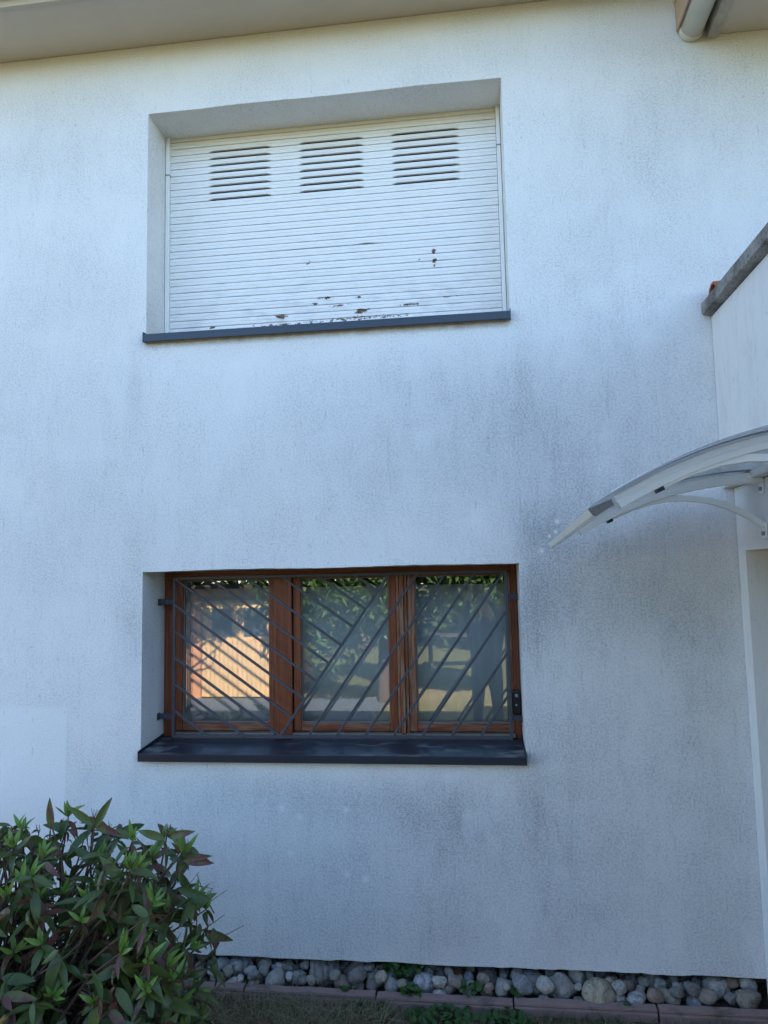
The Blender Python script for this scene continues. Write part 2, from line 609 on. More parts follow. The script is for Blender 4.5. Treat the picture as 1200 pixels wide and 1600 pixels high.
def stone_single(name, c1, c2, wave):
    t = NT(name)
    w = t.n('ShaderNodeTexWave')
    t.l(t.obj, w.inputs['Vector'])
    w.inputs['Scale'].default_value = wave; w.inputs['Distortion'].default_value = 6; w.inputs['Detail'].default_value = 4; w.inputs['Detail Scale'].default_value = 2
    c = t.mix(t.ramp(w.outputs['Fac'], 0.55, 0.95), c1, c2)
    c = t.mix(t.m('MULTIPLY', t.ramp(t.noise(5, 4), .5, .70), .7), c, tuple(q * .45 for q in c1))
    t.bump(t.m('ADD', t.m('MULTIPLY', w.outputs['Fac'], -.3), t.noise(7, 4)), 0.6, 0.08)
    return t.base(c, 0.75, 0.3)


MAT['stone_cream'] = stone_single('cream_banded_stone', (.46, .40, .29), (.36, .31, .22), 0.35)
MAT['stone_rust'] = stone_single('rust_brown_stone', (.24, .13, .07), (.15, .08, .04), 1.0)
MAT['stone_white'] = stone_single('white_banded_stone', (.50, .50, .50), (.36, .37, .39), 0.4)
MAT['stone_pale'] = stone_single('pale_speckled_stone', (.44, .44, .43), (.29, .29, .29), 0.5)


def kerb_material():
    t = NT('plum_brown_kerb')
    c = t.mix(t.noise(9, 5, .65), (0.19, 0.125, 0.112), (0.31, 0.215, 0.195))
    c = t.mix(t.m('MULTIPLY', t.ramp(t.noise(5, 5, .7), .52, .68), .7), c, (0.06, 0.065, 0.04))
    t.bump(t.noise(80, 4), .4, .004)
    return t.base(c, 0.9, .2)


MAT['kerb'] = kerb_material()


def leaf_material(name, green, dark, purple=None, rough=0.38, attr=False):
    t = NT(name)
    X, Y, Z = t.sep()
    oi = t.n('ShaderNodeObjectInfo')
    r = oi.outputs['Random']
    c = t.mix(t.noise(30, 3), dark, green)
    c = t.mix(t.m('MULTIPLY', r, 0.45), c, tuple(q * 0.55 for q in green))
    if purple:
        m = t.ramp(t.m('ADD', t.noise(22, 4, .6), t.m('MULTIPLY', r, .22)), .46, .62)
        c = t.mix(m, c, purple)
    t.base(c, rough, 0.38)
    tl = t.n('ShaderNodeBsdfTranslucent')
    t.l(c, tl.inputs['Color'])
    mx = t.n('ShaderNodeMixShader'); mx.inputs[0].default_value = 0.22
    t.l(t.bsdf.outputs[0], mx.inputs[1]); t.l(tl.outputs[0], mx.inputs[2])
    t.l(mx.outputs[0], t.out.inputs[0])
    return t.mat


MAT['leaf_dark'] = leaf_material('dark_green_leaf', (0.085, 0.125, 0.034), (0.050, 0.082, 0.026))
MAT['leaf_mid'] = leaf_material('mid_green_leaf', (0.125, 0.160, 0.040), (0.072, 0.105, 0.030))
MAT['leaf_new'] = leaf_material('fresh_green_leaf', (0.19, 0.31, 0.055), (0.12, 0.22, 0.045))
MAT['leaf_purple'] = leaf_material('purple_scorched_leaf', (0.13, 0.145, 0.042), (0.075, 0.095, 0.03), (0.13, 0.045, 0.036))
MAT['leaf_brown'] = leaf_material('browned_leaf', (0.20, 0.13, 0.065), (0.12, 0.075, 0.04), (0.14, 0.05, 0.04))
MAT['weed'] = leaf_material('weed_leaf', (0.06, 0.13, 0.03), (0.03, 0.075, 0.02))
MAT['grass'] = leaf_material('grass_blade', (0.085, 0.12, 0.035), (0.045, 0.08, 0.022))
MAT['grass_dry'] = leaf_material('dry_grass_blade', (0.30, 0.25, 0.14), (0.20, 0.16, 0.09))
MAT['tree_leaf'] = leaf_material('tree_leaf', (0.07, 0.12, 0.03), (0.035, 0.07, 0.02))
MAT['willow_leaf'] = leaf_material('narrow_tree_leaf', (0.12, 0.19, 0.06), (0.06, 0.11, 0.035))
MAT['bark'] = plain('brown_bark', (0.10, 0.065, 0.045), 0.9, 0.3, 25, 0.5, 80)
MAT['twig'] = plain('pale_brown_twig', (0.20, 0.13, 0.085), 0.8, 0.3, 40, 0.3, 120)
MAT['twig_yellow'] = plain('yellowed_twig', (0.32, 0.22, 0.08), 0.7, 0.2, 40, 0.2, 120)
MAT['brick'] = plain('orange_brick', (0.55, 0.23, 0.10), 0.85, 0.25, 14, 0.3, 60)
MAT['shed_door'] = plain('honey_boards', (0.66, 0.40, 0.18), 0.6, 0.3, 5)
MAT['shed_dark'] = plain('dark_trim', (0.06, 0.045, 0.035), 0.7, 0.2, 9)
MAT['shed_pane'] = plain('shed_pane', (0.06, 0.075, 0.08), 0.12, 0.2, 4)
MAT['cloth'] = plain('dark_blue_clothes', (0.030, 0.045, 0.075), 0.85, 0.2, 9)
MAT['skin'] = plain('skin', (0.45, 0.26, 0.19), 0.5, 0.08, 20)
MAT['hair'] = plain('dark_hair', (0.03, 0.02, 0.015), 0.6, 0.3, 60)

# ================================================================== SETTING
bm = bmesh.new()
xs = [-400, -60, -15, 15, 60, 400]
ys = [-400, -80, -25, -8, 0, 60, 400]
gv = [[bm.verts.new((x, y, 0)) for y in ys] for x in xs]
for i in range(len(xs) - 1):
    for j in range(len(ys) - 1):
        bm.faces.new((gv[i][j], gv[i + 1][j], gv[i + 1][j + 1], gv[i][j + 1]))
tag(from_bm('ground', bm, MAT['ground']), kind='structure')

# ------------------------------------------------------------------ house
WX0, WX1, WZ0, WZ1 = -7.0, 8.0, 0.134, 4.914
OP = [(0.004, 1.922, 3.244, 4.516), (0.0, 1.92, 1.084, 2.003)]      # x0, x1, z0, z1: upper, lower opening
house = empty('house', (0, 0, 0), 'white roughcast house wall with streaky grey stains and two recessed windows', 'house')


def house_wall():
    bm = bmesh.new()
    D = 0.34
    rng = random.Random(3)
    xe = {WX0, WX1}
    for o in OP: xe |= {o[0], o[1]}
    x = -1.2
    while x < 3.3:
        if min(abs(x - e) for e in xe) > 0.02: xe.add(round(x, 4))
        x += 0.045
    xs = sorted(xe)
    ze = {WZ0, WZ1} | {o[2] for o in OP} | {o[3] for o in OP}
    z = WZ0 + .05
    while z < WZ1:
        if min(abs(z - e) for e in ze) > 0.015: ze.add(round(z, 4))
        z += 0.045
    zs = sorted(ze)

    def hole(i, j):
        cx, cz = (xs[i] + xs[i + 1]) / 2, (zs[j] + zs[j + 1]) / 2
        return any(o[0] < cx < o[1] and o[2] < cz < o[3] for o in OP)
    V = {}

    def vert(i, j, y):
        k = (i, j, y)
        if k not in V:
            dz = rng.uniform(-.0035, .0035) if j == 0 and y == 0 else 0
            if 0 < j < len(zs) - 1 and y == 0:
                dz = 0.0022 * math.sin(xs[i] * 7 + j) + rng.uniform(-.0012, .0012)
            V[k] = bm.verts.new((xs[i], y, zs[j] + dz))
        return V[k]
    nx, nz = len(xs) - 1, len(zs) - 1
    for i in range(nx):
        for j in range(nz):
            if hole(i, j): continue
            bm.faces.new((vert(i, j, 0), vert(i + 1, j, 0), vert(i + 1, j + 1, 0), vert(i, j + 1, 0)))
            bm.faces.new((vert(i, j, D), vert(i, j + 1, D), vert(i + 1, j + 1, D), vert(i + 1, j, D)))
            for di, dj, a, b in ((-1, 0, (i, j), (i, j + 1)), (1, 0, (i + 1, j + 1), (i + 1, j)), (0, -1, (i + 1, j), (i, j)), (0, 1, (i, j + 1), (i + 1, j + 1))):
                ii, jj = i + di, j + dj
                if 0 <= ii < nx and 0 <= jj < nz and not hole(ii, jj): continue
                bm.faces.new((vert(*a, 0), vert(*b, 0), vert(*b, D), vert(*a, D)))
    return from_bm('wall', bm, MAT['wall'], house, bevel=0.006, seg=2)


wall_obj = house_wall()
STAINS_SHADE = [(2.06, 1.98, .20, .30, .72), (2.18, 2.14, .22, .18, .5), (1.97, 1.72, .09, .32, .65), (2.25, 2.5, .6, .55, .38), (2.4, 3.1, .5, .6, .24),
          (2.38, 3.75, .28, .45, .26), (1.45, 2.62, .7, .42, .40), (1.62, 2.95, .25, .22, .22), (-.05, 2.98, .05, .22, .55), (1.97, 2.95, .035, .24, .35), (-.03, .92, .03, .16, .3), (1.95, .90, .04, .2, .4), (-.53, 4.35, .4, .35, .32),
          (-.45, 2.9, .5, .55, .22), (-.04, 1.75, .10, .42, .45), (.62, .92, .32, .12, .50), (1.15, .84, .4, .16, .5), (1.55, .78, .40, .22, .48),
          (1.2, .40, 1.0, .4, .46), (2.55, 1.9, .45, .35, .42), (2.6, .9, .7, .9, .55), (.35, 2.25, .5, .3, .32), (2.0, .95, .2, .6, .35), (-.5, 3.5, .3, .3, .18), (2.8, 4.3, .4, .35, .30), (-.5, 2.1, .5, .5, .22), (0, .5, .8, .6, .25)]  # the wide low blotches mix soiling with shade painted onto the wall foot
PALE = [(2.34, 3.32, .055, .8), (2.57, 3.08, .06, .8), (2.34, 2.61, .05, .8), (1.44, 3.0, .05, .8), (2.81, 3.98, .09, .7), (1.47, 2.64, .05, .8), (.5, 3.05, .055, .6), (1.65, .81, .04, .8), (1.55, 1.0, .035, .8), (1.71, 2.21, .04, .7), (2.6, 3.7, .07, .7), (2.2, 3.0, .05, .6), (.9, 2.4, .06, .5)]
wm = wall_obj.data
sa, pa = wm.attributes.new('stain_shade', 'FLOAT', 'POINT'), wm.attributes.new('pale', 'FLOAT', 'POINT')
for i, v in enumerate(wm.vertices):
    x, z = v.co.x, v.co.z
    sa.data[i].value = sum(e * math.exp(-((x - a) / c) ** 2 - ((z - b) / d) ** 2) for a, b, c, d, e in STAINS_SHADE)
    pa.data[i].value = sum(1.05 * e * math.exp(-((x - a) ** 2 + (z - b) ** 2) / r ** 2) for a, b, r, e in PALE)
box('plinth', (WX0, WX1, 0.24, 0.33, -0.3, 0.133), MAT['plinth'], house, 0)
# eaves: soffit panel, fascia behind the gutter line
box('soffit', (WX0, 2.78, -0.352, 0.30, 4.916, 4.936), MAT['soffit'], house)
box('fascia', (WX0, 2.78, -0.385, -0.354, 4.902, 5.10), MAT['fascia'], house)
bm = bmesh.new()
sec = [(math.cos(a) * 0.075, math.sin(a) * 0.075) for a in [math.pi + k * math.pi / 10 for k in range(11)]]
sec = sec + [(u * 0.93, v * 0.93) for u, v in reversed(sec)]
add_sweep(bm, [((x, -0.462, 5.02), (0, 1, 0), (0, 0, 1)) for x in (WX0, 2.78)], sec)
tag(from_bm('eaves_gutter', bm, MAT['fascia'], None), 'beige half-round gutter along the edge of the upper soffit', 'gutter')
# roof and the unseen rest of the shell
bm = bmesh.new()
rp = [(-0.45, 5.02), (4.2, 7.6), (9.0, 5.0), (9.0, 4.9), (4.2, 7.45), (-0.38, 4.95)]
rv = [[bm.verts.new((x, y, z)) for y, z in rp] for x in (WX0 - .4, WX1 + .4)]
for k in range(6):
    bm.faces.new((rv[0][k], rv[0][(k + 1) % 6], rv[1][(k + 1) % 6], rv[1][k]))
bm.faces.new(rv[0]); bm.faces.new(rv[1][::-1])
from_bm('roof', bm, MAT['roof'], house)
bm = bmesh.new()
add_box(bm, WX0, WX0 + .3, 0.345, 8.6, 0, 4.9)
add_box(bm, WX1 - .3, WX1, 0.345, 8.6, 0, 4.9)
add_box(bm, WX0 + .3, WX1 - .3, 8.3, 8.6, 0, 4.9)
from_bm('rear_wall', bm, MAT['room'], house)
bm = bmesh.new()
for z in (0.0, 2.55, 5.0):
    add_box(bm, WX0 + .3, WX1 - .3, 0.345, 8.29, z - .12, z)
add_box(bm, WX0 + .3, WX1 - .3, 2.4, 2.5, 0.01, 4.87)
from_bm('interior', bm, MAT['room'], house)

# ------------------------------------------------------------------ lower roof edge at top right
eave = empty('side_eave', (3.0, 0, 4.6), 'cream soffit and worn fascia of the lower roof in the upper right corner', 'eave')
box('soffit', (3.0, 5.6, -1.1, -0.003, 4.622, 4.645), MAT['soffit'], eave)
bm = bmesh.new()
ny = 30
rng = random.Random(11)
rows = []
for i in range(ny + 1):
    y = -0.012 - 1.1 * i / ny
    j = rng.uniform(-.003, .003)
    rows.append([bm.verts.new(p) for p in ((2.945 + j, y, 4.80), (2.945 + j, y, 4.606 + j), (2.972, y, 4.598 + rng.uniform(-.003, .003)), (2.998, y, 4.604), (2.998, y, 4.80))])
for a, b in zip(rows, rows[1:]):
    for k in range(5):
        bm.faces.new((a[k], a[(k + 1) % 5], b[(k + 1) % 5], b[k]))
bm.faces.new(rows[0]); bm.faces.new(rows[-1][::-1])
from_bm('fascia', bm, plain('worn_fascia_paint', (0.42, 0.38, 0.32), 0.8, 0.45, 18, 0.5, 60), eave)
bm = bmesh.new()
add_box(bm, 2.80, 5.6, -1.1, -0.004, 4.81, 4.93)
from_bm('roof_board', bm, MAT['fascia'], eave)
gut = empty('side_gutter', (2.88, 0, 4.6), 'cream half-round gutter ending against the wall at the upper right', 'gutter')
bm = bmesh.new()
sec = [(math.cos(a) * 0.056, math.sin(a) * 0.056) for a in [math.pi + k * math.pi / 14 for k in range(15)]]
sec = [(-0.056, 0.06)] + sec + [(0.056, 0.06)]
sec = sec + [(u * 0.95, v * 0.95 + .0015) for u, v in reversed(sec)]
add_sweep(bm, [((2.872, y, 4.655), (1, 0, 0), (0, 0, 1)) for y in (-0.02, -1.1)], sec)
from_bm('channel', bm, MAT['gutter'], gut, smooth=True)
bm = bmesh.new()
sec2 = [(math.cos(a) * 0.060, math.sin(a) * 0.060) for a in [math.pi + k * math.pi / 14 for k in range(15)]]
add_sweep(bm, [((2.872, y, 4.655), (1, 0, 0), (0, 0, 1)) for y in (-0.006, -0.034)], [(-.06, .06)] + sec2 + [(.06, .06)])
from_bm('end_cap', bm, MAT['gutter'], gut, bevel=.003)
box('back_strip', (2.800, 2.812, -1.1, -0.008, 4.655, 4.80), plain('orange_brown_strip', (0.45, 0.32, 0.22), .8, .2, 14), gut)

# ------------------------------------------------------------------ porch on the right
porch = empty('porch', (2.933, 0, 0), 'white porch wall with door recess and grey coping at the right edge', 'porch')
XU, XL, PY = 2.88, 2.933, -2.4
bm = bmesh.new()
add_box(bm, XU, XU + .3, PY, -0.003, 2.334, 3.1715)
from_bm('upper_wall', bm, MAT['porch_wall'], porch, bevel=.004)
bm = bmesh.new()
add_box(bm, XL, XL + .3, -0.098, -0.003, 0.0, 2.331)
add_box(bm, XL, XL + .3, -1.10, -0.0985, 2.034, 2.331)
add_box(bm, XL, XL + .3, PY, -1.1005, 0.0, 2.331)
from_bm('lower_wall', bm, MAT['porch_wall'], porch)
box('door', (XL + .2, XL + .245, -1.09, -0.11, 0.02, 2.02), plain('cream_door', (0.45, 0.40, 0.32), .5, .08, 5), porch)
box('front_wall', (XL + .301, 5.4, PY, PY + .2, 0, 3.148), MAT['porch_wall'], porch)
bm = bmesh.new()
rng = random.Random(5)
rows = []
for i in range(41):
    y = -0.004 + (PY - .05) * i / 40
    e = rng.uniform(-.003, .003)
    rows.append([bm.verts.new(p) for p in ((2.838 + e, y, 3.184), (2.836 + e, y, 3.238 + e), (3.2, y, 3.25), (3.2, y, 3.172), (2.862, y, 3.174 + e * .5))])
for a, b in zip(rows, rows[1:]):
    for k in range(5):
        bm.faces.new((a[k], a[(k + 1) % 5], b[(k + 1) % 5], b[k]))
bm.faces.new(rows[0]); bm.faces.new(rows[-1][::-1])
from_bm('coping', bm, MAT['coping'], porch, bevel=.003)
box('roof_deck', (3.2, 5.4, PY, -0.003, 3.149, 3.245), MAT['plinth'], porch)
for k in range(5):
    bm = bmesh.new()
    R = 0.062
    s = [(math.cos(math.pi * q / 10) * R, math.sin(math.pi * q / 10) * R) for q in range(11)]
    s = s + [(u * .8, v * .8) for u, v in reversed(s)]
    x = 2.862 + .36 * k
    add_sweep(bm, [((x, -.10, 3.243 + .006 * k), (0, 1, 0), (0, 0, 1)), ((x + .40, -.10, 3.256 + .006 * k), (0, 1, 0), (0, 0, 1))], s)
    from_bm('roof_tile', bm, MAT['tile'], porch)

# ------------------------------------------------------------------ arched canopy on the porch wall
can = empty('door_canopy', (XL, -0.9, 2.33), 'white arched door canopy with clear sheet over the porch door', 'canopy')


def arc_z(x, off=0.0):
    t = max(0.0, (XL - x) / 0.868)
    return 2.335 - 0.262 * t ** 2.15 + off


def tilt(y):
    return -(y + .345) * .034          # the canopy hangs a little out of level


def arc_path(y, x0, x1, off, n=18):
    out = []
    for i in range(n + 1):
        x = x0 + (x1 - x0) * i / n
        d = Vector((1e-3, 0, arc_z(x + 1e-3) - arc_z(x))).normalized()
        nrm = Vector((-d.z, 0, d.x))
        out.append((Vector((x, y, arc_z(x, 0) + (tilt(y) if y else 0))) + nrm * off, (0, 1, 0), nrm))
    return out


CY0, CY1 = -0.20, -1.36
for y in (-0.345, -1.22):
    bm = bmesh.new()
    add_sweep(bm, arc_path(y, 2.16, XL - .004, 0), [(-.022, -.022), (.022, -.022), (.022, .000), (.018, .002), (.018, .021), (-.018, .021), (-.018, .002), (-.022, .000)])
    rib = from_bm('rib', bm, MAT['white_metal'], can, bevel=.002)
    bm = bmesh.new()
    add_sweep(bm, arc_path(y, 2.17, XL - .004, 0.037), [(-.03, -.003), (.03, -.003), (.03, .003), (-.03, .003)])
    from_bm('clamp_strip', bm, MAT['white_metal'], rib)
    # curved strut beneath
    pts = [(2.30, 2.182), (2.39, 2.221), (2.48, 2.247), (2.56, 2.258), (2.627, 2.256), (2.71, 2.243), (2.796, 2.213), (2.87, 2.172), (XL - .006, 2.130)]
    path = []
    for i, (x, z) in enumerate(pts):
        a, b = pts[max(0, i - 1)], pts[min(len(pts) - 1, i + 1)]
        d = Vector((b[0] - a[0], 0, b[1] - a[1])).normalized()
        path.append(((x, y, z + tilt(y)), (0, 1, 0), (-d.z, 0, d.x)))
    bm = bmesh.new()
    add_sweep(bm, path, [(-.015, -.012), (.015, -.012), (.015, .012), (-.015, .012)])
    st = from_bm('strut', bm, MAT['white_metal'], can, bevel=.002)
    o = Vector(path[0][0])
    bm = bmesh.new()
    d = Vector((pts[1][0] - pts[0][0], 0, pts[1][1] - pts[0][1])).normalized()
    add_bar(bm, o - d * .022, o + d * .001, .036, .034, (0, 1, 0))
    from_bm('end_plug', bm, MAT['black_plastic'], st)
    for z0, z1 in ((2.265 + (tilt(y) if y > -1 else 0), 2.329), (2.075 + tilt(y), 2.145 + tilt(y))):
        f = box('wall_foot', (XL - .008, XL - .0005, y - .022, y + .022, z0, z1), MAT['white_metal'], can)
        bm = bmesh.new()
        add_tube(bm, [(XL - .018, y - .004, z0 + .022), (XL - .008, y - .004, z0 + .022)], .009, 8)
        from_bm('bolt', bm, MAT['steel'], f)
# thin sheet over the ribs
bm = bmesh.new()
pp = arc_path(0, 2.085, XL - .003, 0.029, 26)
rows = []
for p, _, nrm in pp:
    rows.append([bm.verts.new(Vector((p.x, y, p.z + tilt(y))) + nrm * h) for y, h in ((CY0, -.0025), (CY1, -.0025), (CY1, .0025), (CY0, .0025))])
for a, b in zip(rows, rows[1:]):
    for k in range(4):
        bm.faces.new((a[k], a[(k + 1) % 4], b[(k + 1) % 4], b[k]))
bm.faces.new(rows[0][::-1]); bm.faces.new(rows[-1])
from_bm('sheet', bm, MAT['sheet'], can, smooth=False)
# front rail: a shallow channel along the low edge
bm = bmesh.new()
d = Vector((arc_z(2.11) - arc_z(2.10), 0, 0))
dx = Vector((1, 0, (arc_z(2.12) - arc_z(2.10)) / .02)).normalized()
nn = Vector((-dx.z, 0, dx.x))
sec = [(-.036, .026), (-.034, .004), (-.028, -.004), (.034, -.004), (.038, .006), (.034, .006), (.030, .001), (-.025, .001), (-.030, .007), (-.032, .026)]
add_sweep(bm, [((2.085, y, arc_z(2.085) + tilt(y)), dx, nn) for y in (CY0, CY1 - .05)], sec)
fr = from_bm('front_rail', bm, MAT['white_metal'], can)
for y in (CY1 - .056,):
    bm = bmesh.new()
    add_sweep(bm, [((2.085, yy, arc_z(2.085) + tilt(yy)), dx, nn) for yy in (y + .003, y - .006)], [(-.035, .026), (-.033, .003), (-.027, -.004), (.033, -.004), (.036, .014)])
    from_bm('end_cap', bm, plain('grimy_end_cap', (0.12, 0.11, 0.10), .7, .4, 30), fr)

# ------------------------------------------------------------------ upper window: roller shutter and sill
SHY = 0.245
sh = empty('roller_shutter', (.96, SHY, 3.28), 'closed white slatted roller shutter with peeling paint, upper window', 'shutter')
PITCH_S = 0.0413
slots = [(.255, .63), (.787, 1.163), (1.316, 1.70)]
Z_FIRST = 4.4145          # height of the first vent slot
top_i = 3
n_sl = 30
rng = random.Random(21)
for i in range(n_sl):
    zb = Z_FIRST + (top_i - 1) * PITCH_S - i * PITCH_S - .0035
    zt = zb + PITCH_S
    vent = 2 <= i <= 9
    stations = [0.030]
    x = 0.08
    while x < 1.895:
        stations.append(round(x, 3)); x += .09
    if vent:
        for a, b in slots:
            stations = [s for s in stations if not (a - .025 < s < b + .025)]
            stations += [a - .002, a + .012, a + .03, (a + b) / 2, b - .03, b - .012, b + .002]
    stations = sorted(set(stations + [1.896]))
    wob = [rng.uniform(-.0010, .0010) for _ in range(40)]
    tilt = rng.uniform(-.0008, .0008)

    def dz(x):
        k = (x / 1.9) * 12
        a = int(k)
        return wob[a] * (1 - k + a) + wob[a + 1] * (k - a) + tilt * (x - .96)

    def raise_at(x):
        r = 0.0
        if vent:
            for a, b in slots:
                if a < x < b:
                    r = .0098 if a + .012 < x < b - .012 else .006
        if i == 17:
            r += .006 * math.exp(-((x - 1.17) / .05) ** 2) + .0025 * math.exp(-((x - .9) / .22) ** 2)
        if i == 12:
            r += .0025 * math.exp(-((x - 1.75) / .06) ** 2)
        return r
    if i in (12, 17):
        stations = sorted(set(stations + [1.05 + .03 * k for k in range(9)] + [1.68, 1.72, 1.75, 1.78, 1.82]))
    bm = bmesh.new()
    rows = []
    for x in stations:
        q, r = dz(x), raise_at(x)
        zz0, zz1 = zb + q * (0.6 if i else 0), zt + q * .3
        prof = [(.0095, zz1 - .0006), (.0010, zz1 - .0010), (-.0012, zz1 - .0035), (-.0026, zz1 - .013), (-.0028, zz1 - .0195), (-.0002, zz1 - .0207), (-.0030, zz1 - .0219),
                (-.0030, max(zz0 + .010, zz0 + r + .003)), (-.0022, zz0 + .0024 + r), (.0005, zz0 + .0011 + r), (.0095, zz0 + .0008 + r)]
        rows.append([bm.verts.new((x, SHY + y, z)) for y, z in prof])
    for a, b in zip(rows, rows[1:]):
        for k in range(len(a)):
            bm.faces.new((a[k], a[(k + 1) % len(a)], b[(k + 1) % len(a)], b[k]))
    bm.faces.new(rows[0]); bm.faces.new(rows[-1][::-1])
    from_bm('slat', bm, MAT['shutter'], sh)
for x0, x1 in ((.0065, .0285), (1.898, 1.9195)):
    r = box('guide_rail', (x0, x1, SHY - .022, SHY + .02, 3.27, 4.52), MAT['white_metal'], sh)
    box('rail_joint', (x0 - .001, x1 + .001, SHY - .0235, SHY + .005, 4.285, 4.292), MAT['drip'], r, 0)
box('slot_dark_sheet', (.03, 1.896, SHY + .03, SHY + .05, 3.2, 4.53), MAT['black_plastic'], sh, 0)  # added black sheet in place of the unlit gap behind the vent slots


def sill(name, x0, x1, yf, zf0, zf1, yb, zb, label, ends):
    e = empty(name, ((x0 + x1) / 2, yf, zf0), label, 'window sill')
    bm = bmesh.new()
    prof = [(yf, zf0), (yf, zf1), (yb, zb), (yb, zb - .004), (yf + .004, zf1 - .006), (yf + .003, zf0), (yf + .012, zf0 + .002), (yf + .012, zf0 - .001)]
    rings = [[bm.verts.new((x, y, z)) for y, z in prof] for x in (x0, x1)]
    for k in range(len(prof)):
        bm.faces.new((rings[0][k], rings[0][(k + 1) % len(prof)], rings[1][(k + 1) % len(prof)], rings[1][k]))
    bm.faces.new(rings[0]); bm.faces.new(rings[1][::-1])
    from_bm('sheet_metal', bm, MAT['sill'], e, bevel=.0012)
    for x in (x0 - .0035, x1 + .0005):
        bm = bmesh.new()
        v = []
        for xx in (x, x + .003):
            v.append([bm.verts.new((xx, y, z)) for y, z in ((yf - .001, zf0 - .001), (yf - .001, zf1 + .012), (yb - .01, zb + .016), (yb - .01, zb - .004), (yf + .02, zf0 - .001))])
        for k in range(5):
            bm.faces.new((v[0][k], v[0][(k + 1) % 5], v[1][(k + 1) % 5], v[1][k]))
        bm.faces.new(v[0]); bm.faces.new(v[1][::-1])
        from_bm('end_cap', bm, MAT['sill'], e)
    # solid bed under the metal so nothing shows through the opening
    return e


sill('upper_window_sill', .004, 1.920, -.034, 3.216, 3.256, .236, 3.288, 'thin dark blue-grey metal sill under the roller shutter', True)
sill('lower_window_sill', .006, 1.917, -.040, 1.056, 1.094, .275, 1.118, 'dusty dark blue-grey metal sill under the barred brown window', True)

# ------------------------------------------------------------------ lower window
WY = 0.268
win = empty('casement_window', (.96, WY, 1.1), 'brown wooden three-pane casement window behind the slanted bars', 'window')
# outer frame
for nm, b, m in (('frame', (.002, .062, WY, WY + .07, 1.10, 2.001), 'wood'), ('frame', (1.888, 1.918, WY, WY + .07, 1.10, 2.001), 'wood'),
                 ('frame', (.0625, 1.8875, WY, WY + .07, 1.972, 2.001), 'wood_h'), ('frame', (.0625, 1.8875, WY + .012, WY + .07, 1.095, 1.143), 'wood_worn_h')):
    box(nm, b, MAT[m], win, .002)
box('frame_bead', (1.905, 1.917, WY - .010, WY - .0005, 1.10, 2.0), MAT['wood'], win, .002)
box('mullion', (.623, .722, WY - .012, WY + .06, 1.125, 1.9715), MAT['wood'], win, .004)
box('drip_rail', (.064, .6225, WY - .016, WY + .011, 1.121, 1.139), MAT['drip'], win, .002)
box('drip_rail', (.7225, 1.886, WY - .016, WY + .011, 1.121, 1.139), MAT['drip'], win, .002)
GZ0, GZ1 = 1.190, 1.953


def sash(x0, x1, g0, g1, worn):
    wv, wh = ('wood_worn', 'wood_worn_h') if worn else ('wood', 'wood_worn_h')
    e = box('sash', (g0 + .001, g1 - .001, WY + .004, WY + .05, 1.147, GZ0), MAT[wh], win, .003)       # bottom rail
    box('stile', (x0, g0, WY + .003, WY + .05, 1.147, 1.969), MAT[wv], e, .003)
    box('stile', (g1, x1, WY + .003, WY + .05, 1.147, 1.969), MAT[wv], e, .003)
    box('top_rail', (g0 + .001, g1 - .001, WY + .004, WY + .05, GZ1, 1.969), MAT['wood_h'], e, .003)
    gp = box('pane', (g0, g1, WY + .0255, WY + .0415, GZ0 - .005, GZ1 + .005), MAT['glass'], e, 0)
    # thin sealing strips around the pane
    bm = bmesh.new()
    w = .005
    for b in ((g0, g0 + w, GZ0, GZ1), (g1 - w, g1, GZ0, GZ1), (g0 + w, g1 - w, GZ0, GZ0 + w), (g0 + w, g1 - w, GZ1 - w, GZ1)):
        add_box(bm, b[0], b[1], WY + .016, WY + .0250, b[2], b[3])
    from_bm('seal', bm, plain('grey_seal', (.20, .19, .17), .7, .2, 20), e)
    return e


sash(.0635, .6215, .106, .592, False)
sash(.7265, 1.2850, .767, 1.243, False)
sash(1.3450, 1.8865, 1.386, 1.866, True)
for k, (a, b, o) in enumerate(((1.2865, 1.303, -.006), (1.3035, 1.3265, -.016), (1.327, 1.3435, -.006))):
    box('cover_moulding', (a, b, WY + o, WY + .05, 1.130, 1.9705), MAT['wood_worn'], win, .004)
# half curtains behind the panes
def curtain(x0, x1, label):
    bm = bmesh.new()
    n = 90
    rows = []
    for i in range(n + 1):
        x = x0 + (x1 - x0) * i / n
        y = .338 + .0012 * math.sin(x * 68) + .0006 * math.sin(x * 151 + 1)
        rows.append((bm.verts.new((x, y, 1.12)), bm.verts.new((x, y + .002, 1.905))))
    for a, b in zip(rows, rows[1:]):
        bm.faces.new((a[0], b[0], b[1], a[1]))
    o = from_bm('net_curtain', bm, MAT['voile'], None, smooth=True)
    s = o.modifiers.new('thickness', 'SOLIDIFY'); s.thickness = .0008
    tag(o, label, 'curtain')


curtain(.07, .66, 'white net curtain behind the leftmost pane of the barred window')
curtain(.70, 1.29, 'white net curtain behind the middle pane of the barred window')
curtain(1.34, 1.90, 'white net curtain behind the rightmost pane of the barred window')

# ------------------------------------------------------------------ grille in front of it
GY = 0.19
gr = empty('window_grille', (.96, GY, 1.13), 'dark grey steel window grille of slanted bars meeting in a chevron', 'window grille')
gx0, gx1, gz0, gz1 = .092, 1.862, 1.134, 1.966
SIDE = (0, 1, 0)
for a, b in (((gx0, gz0), (gx0, gz1)), ((gx1, gz0), (gx1, gz1))):
    bar('frame_bar', (a[0], GY, a[1] - .008), (b[0], GY, b[1] + .008), .016, .016, SIDE, MAT['grille'], gr)
for z in (gz0, gz1):
    bar('frame_bar', (gx0 + .0085, GY, z), (gx1 - .0085, GY, z), .016, .016, SIDE, MAT['grille'], gr)
DX0, DX1 = .672, 1.262


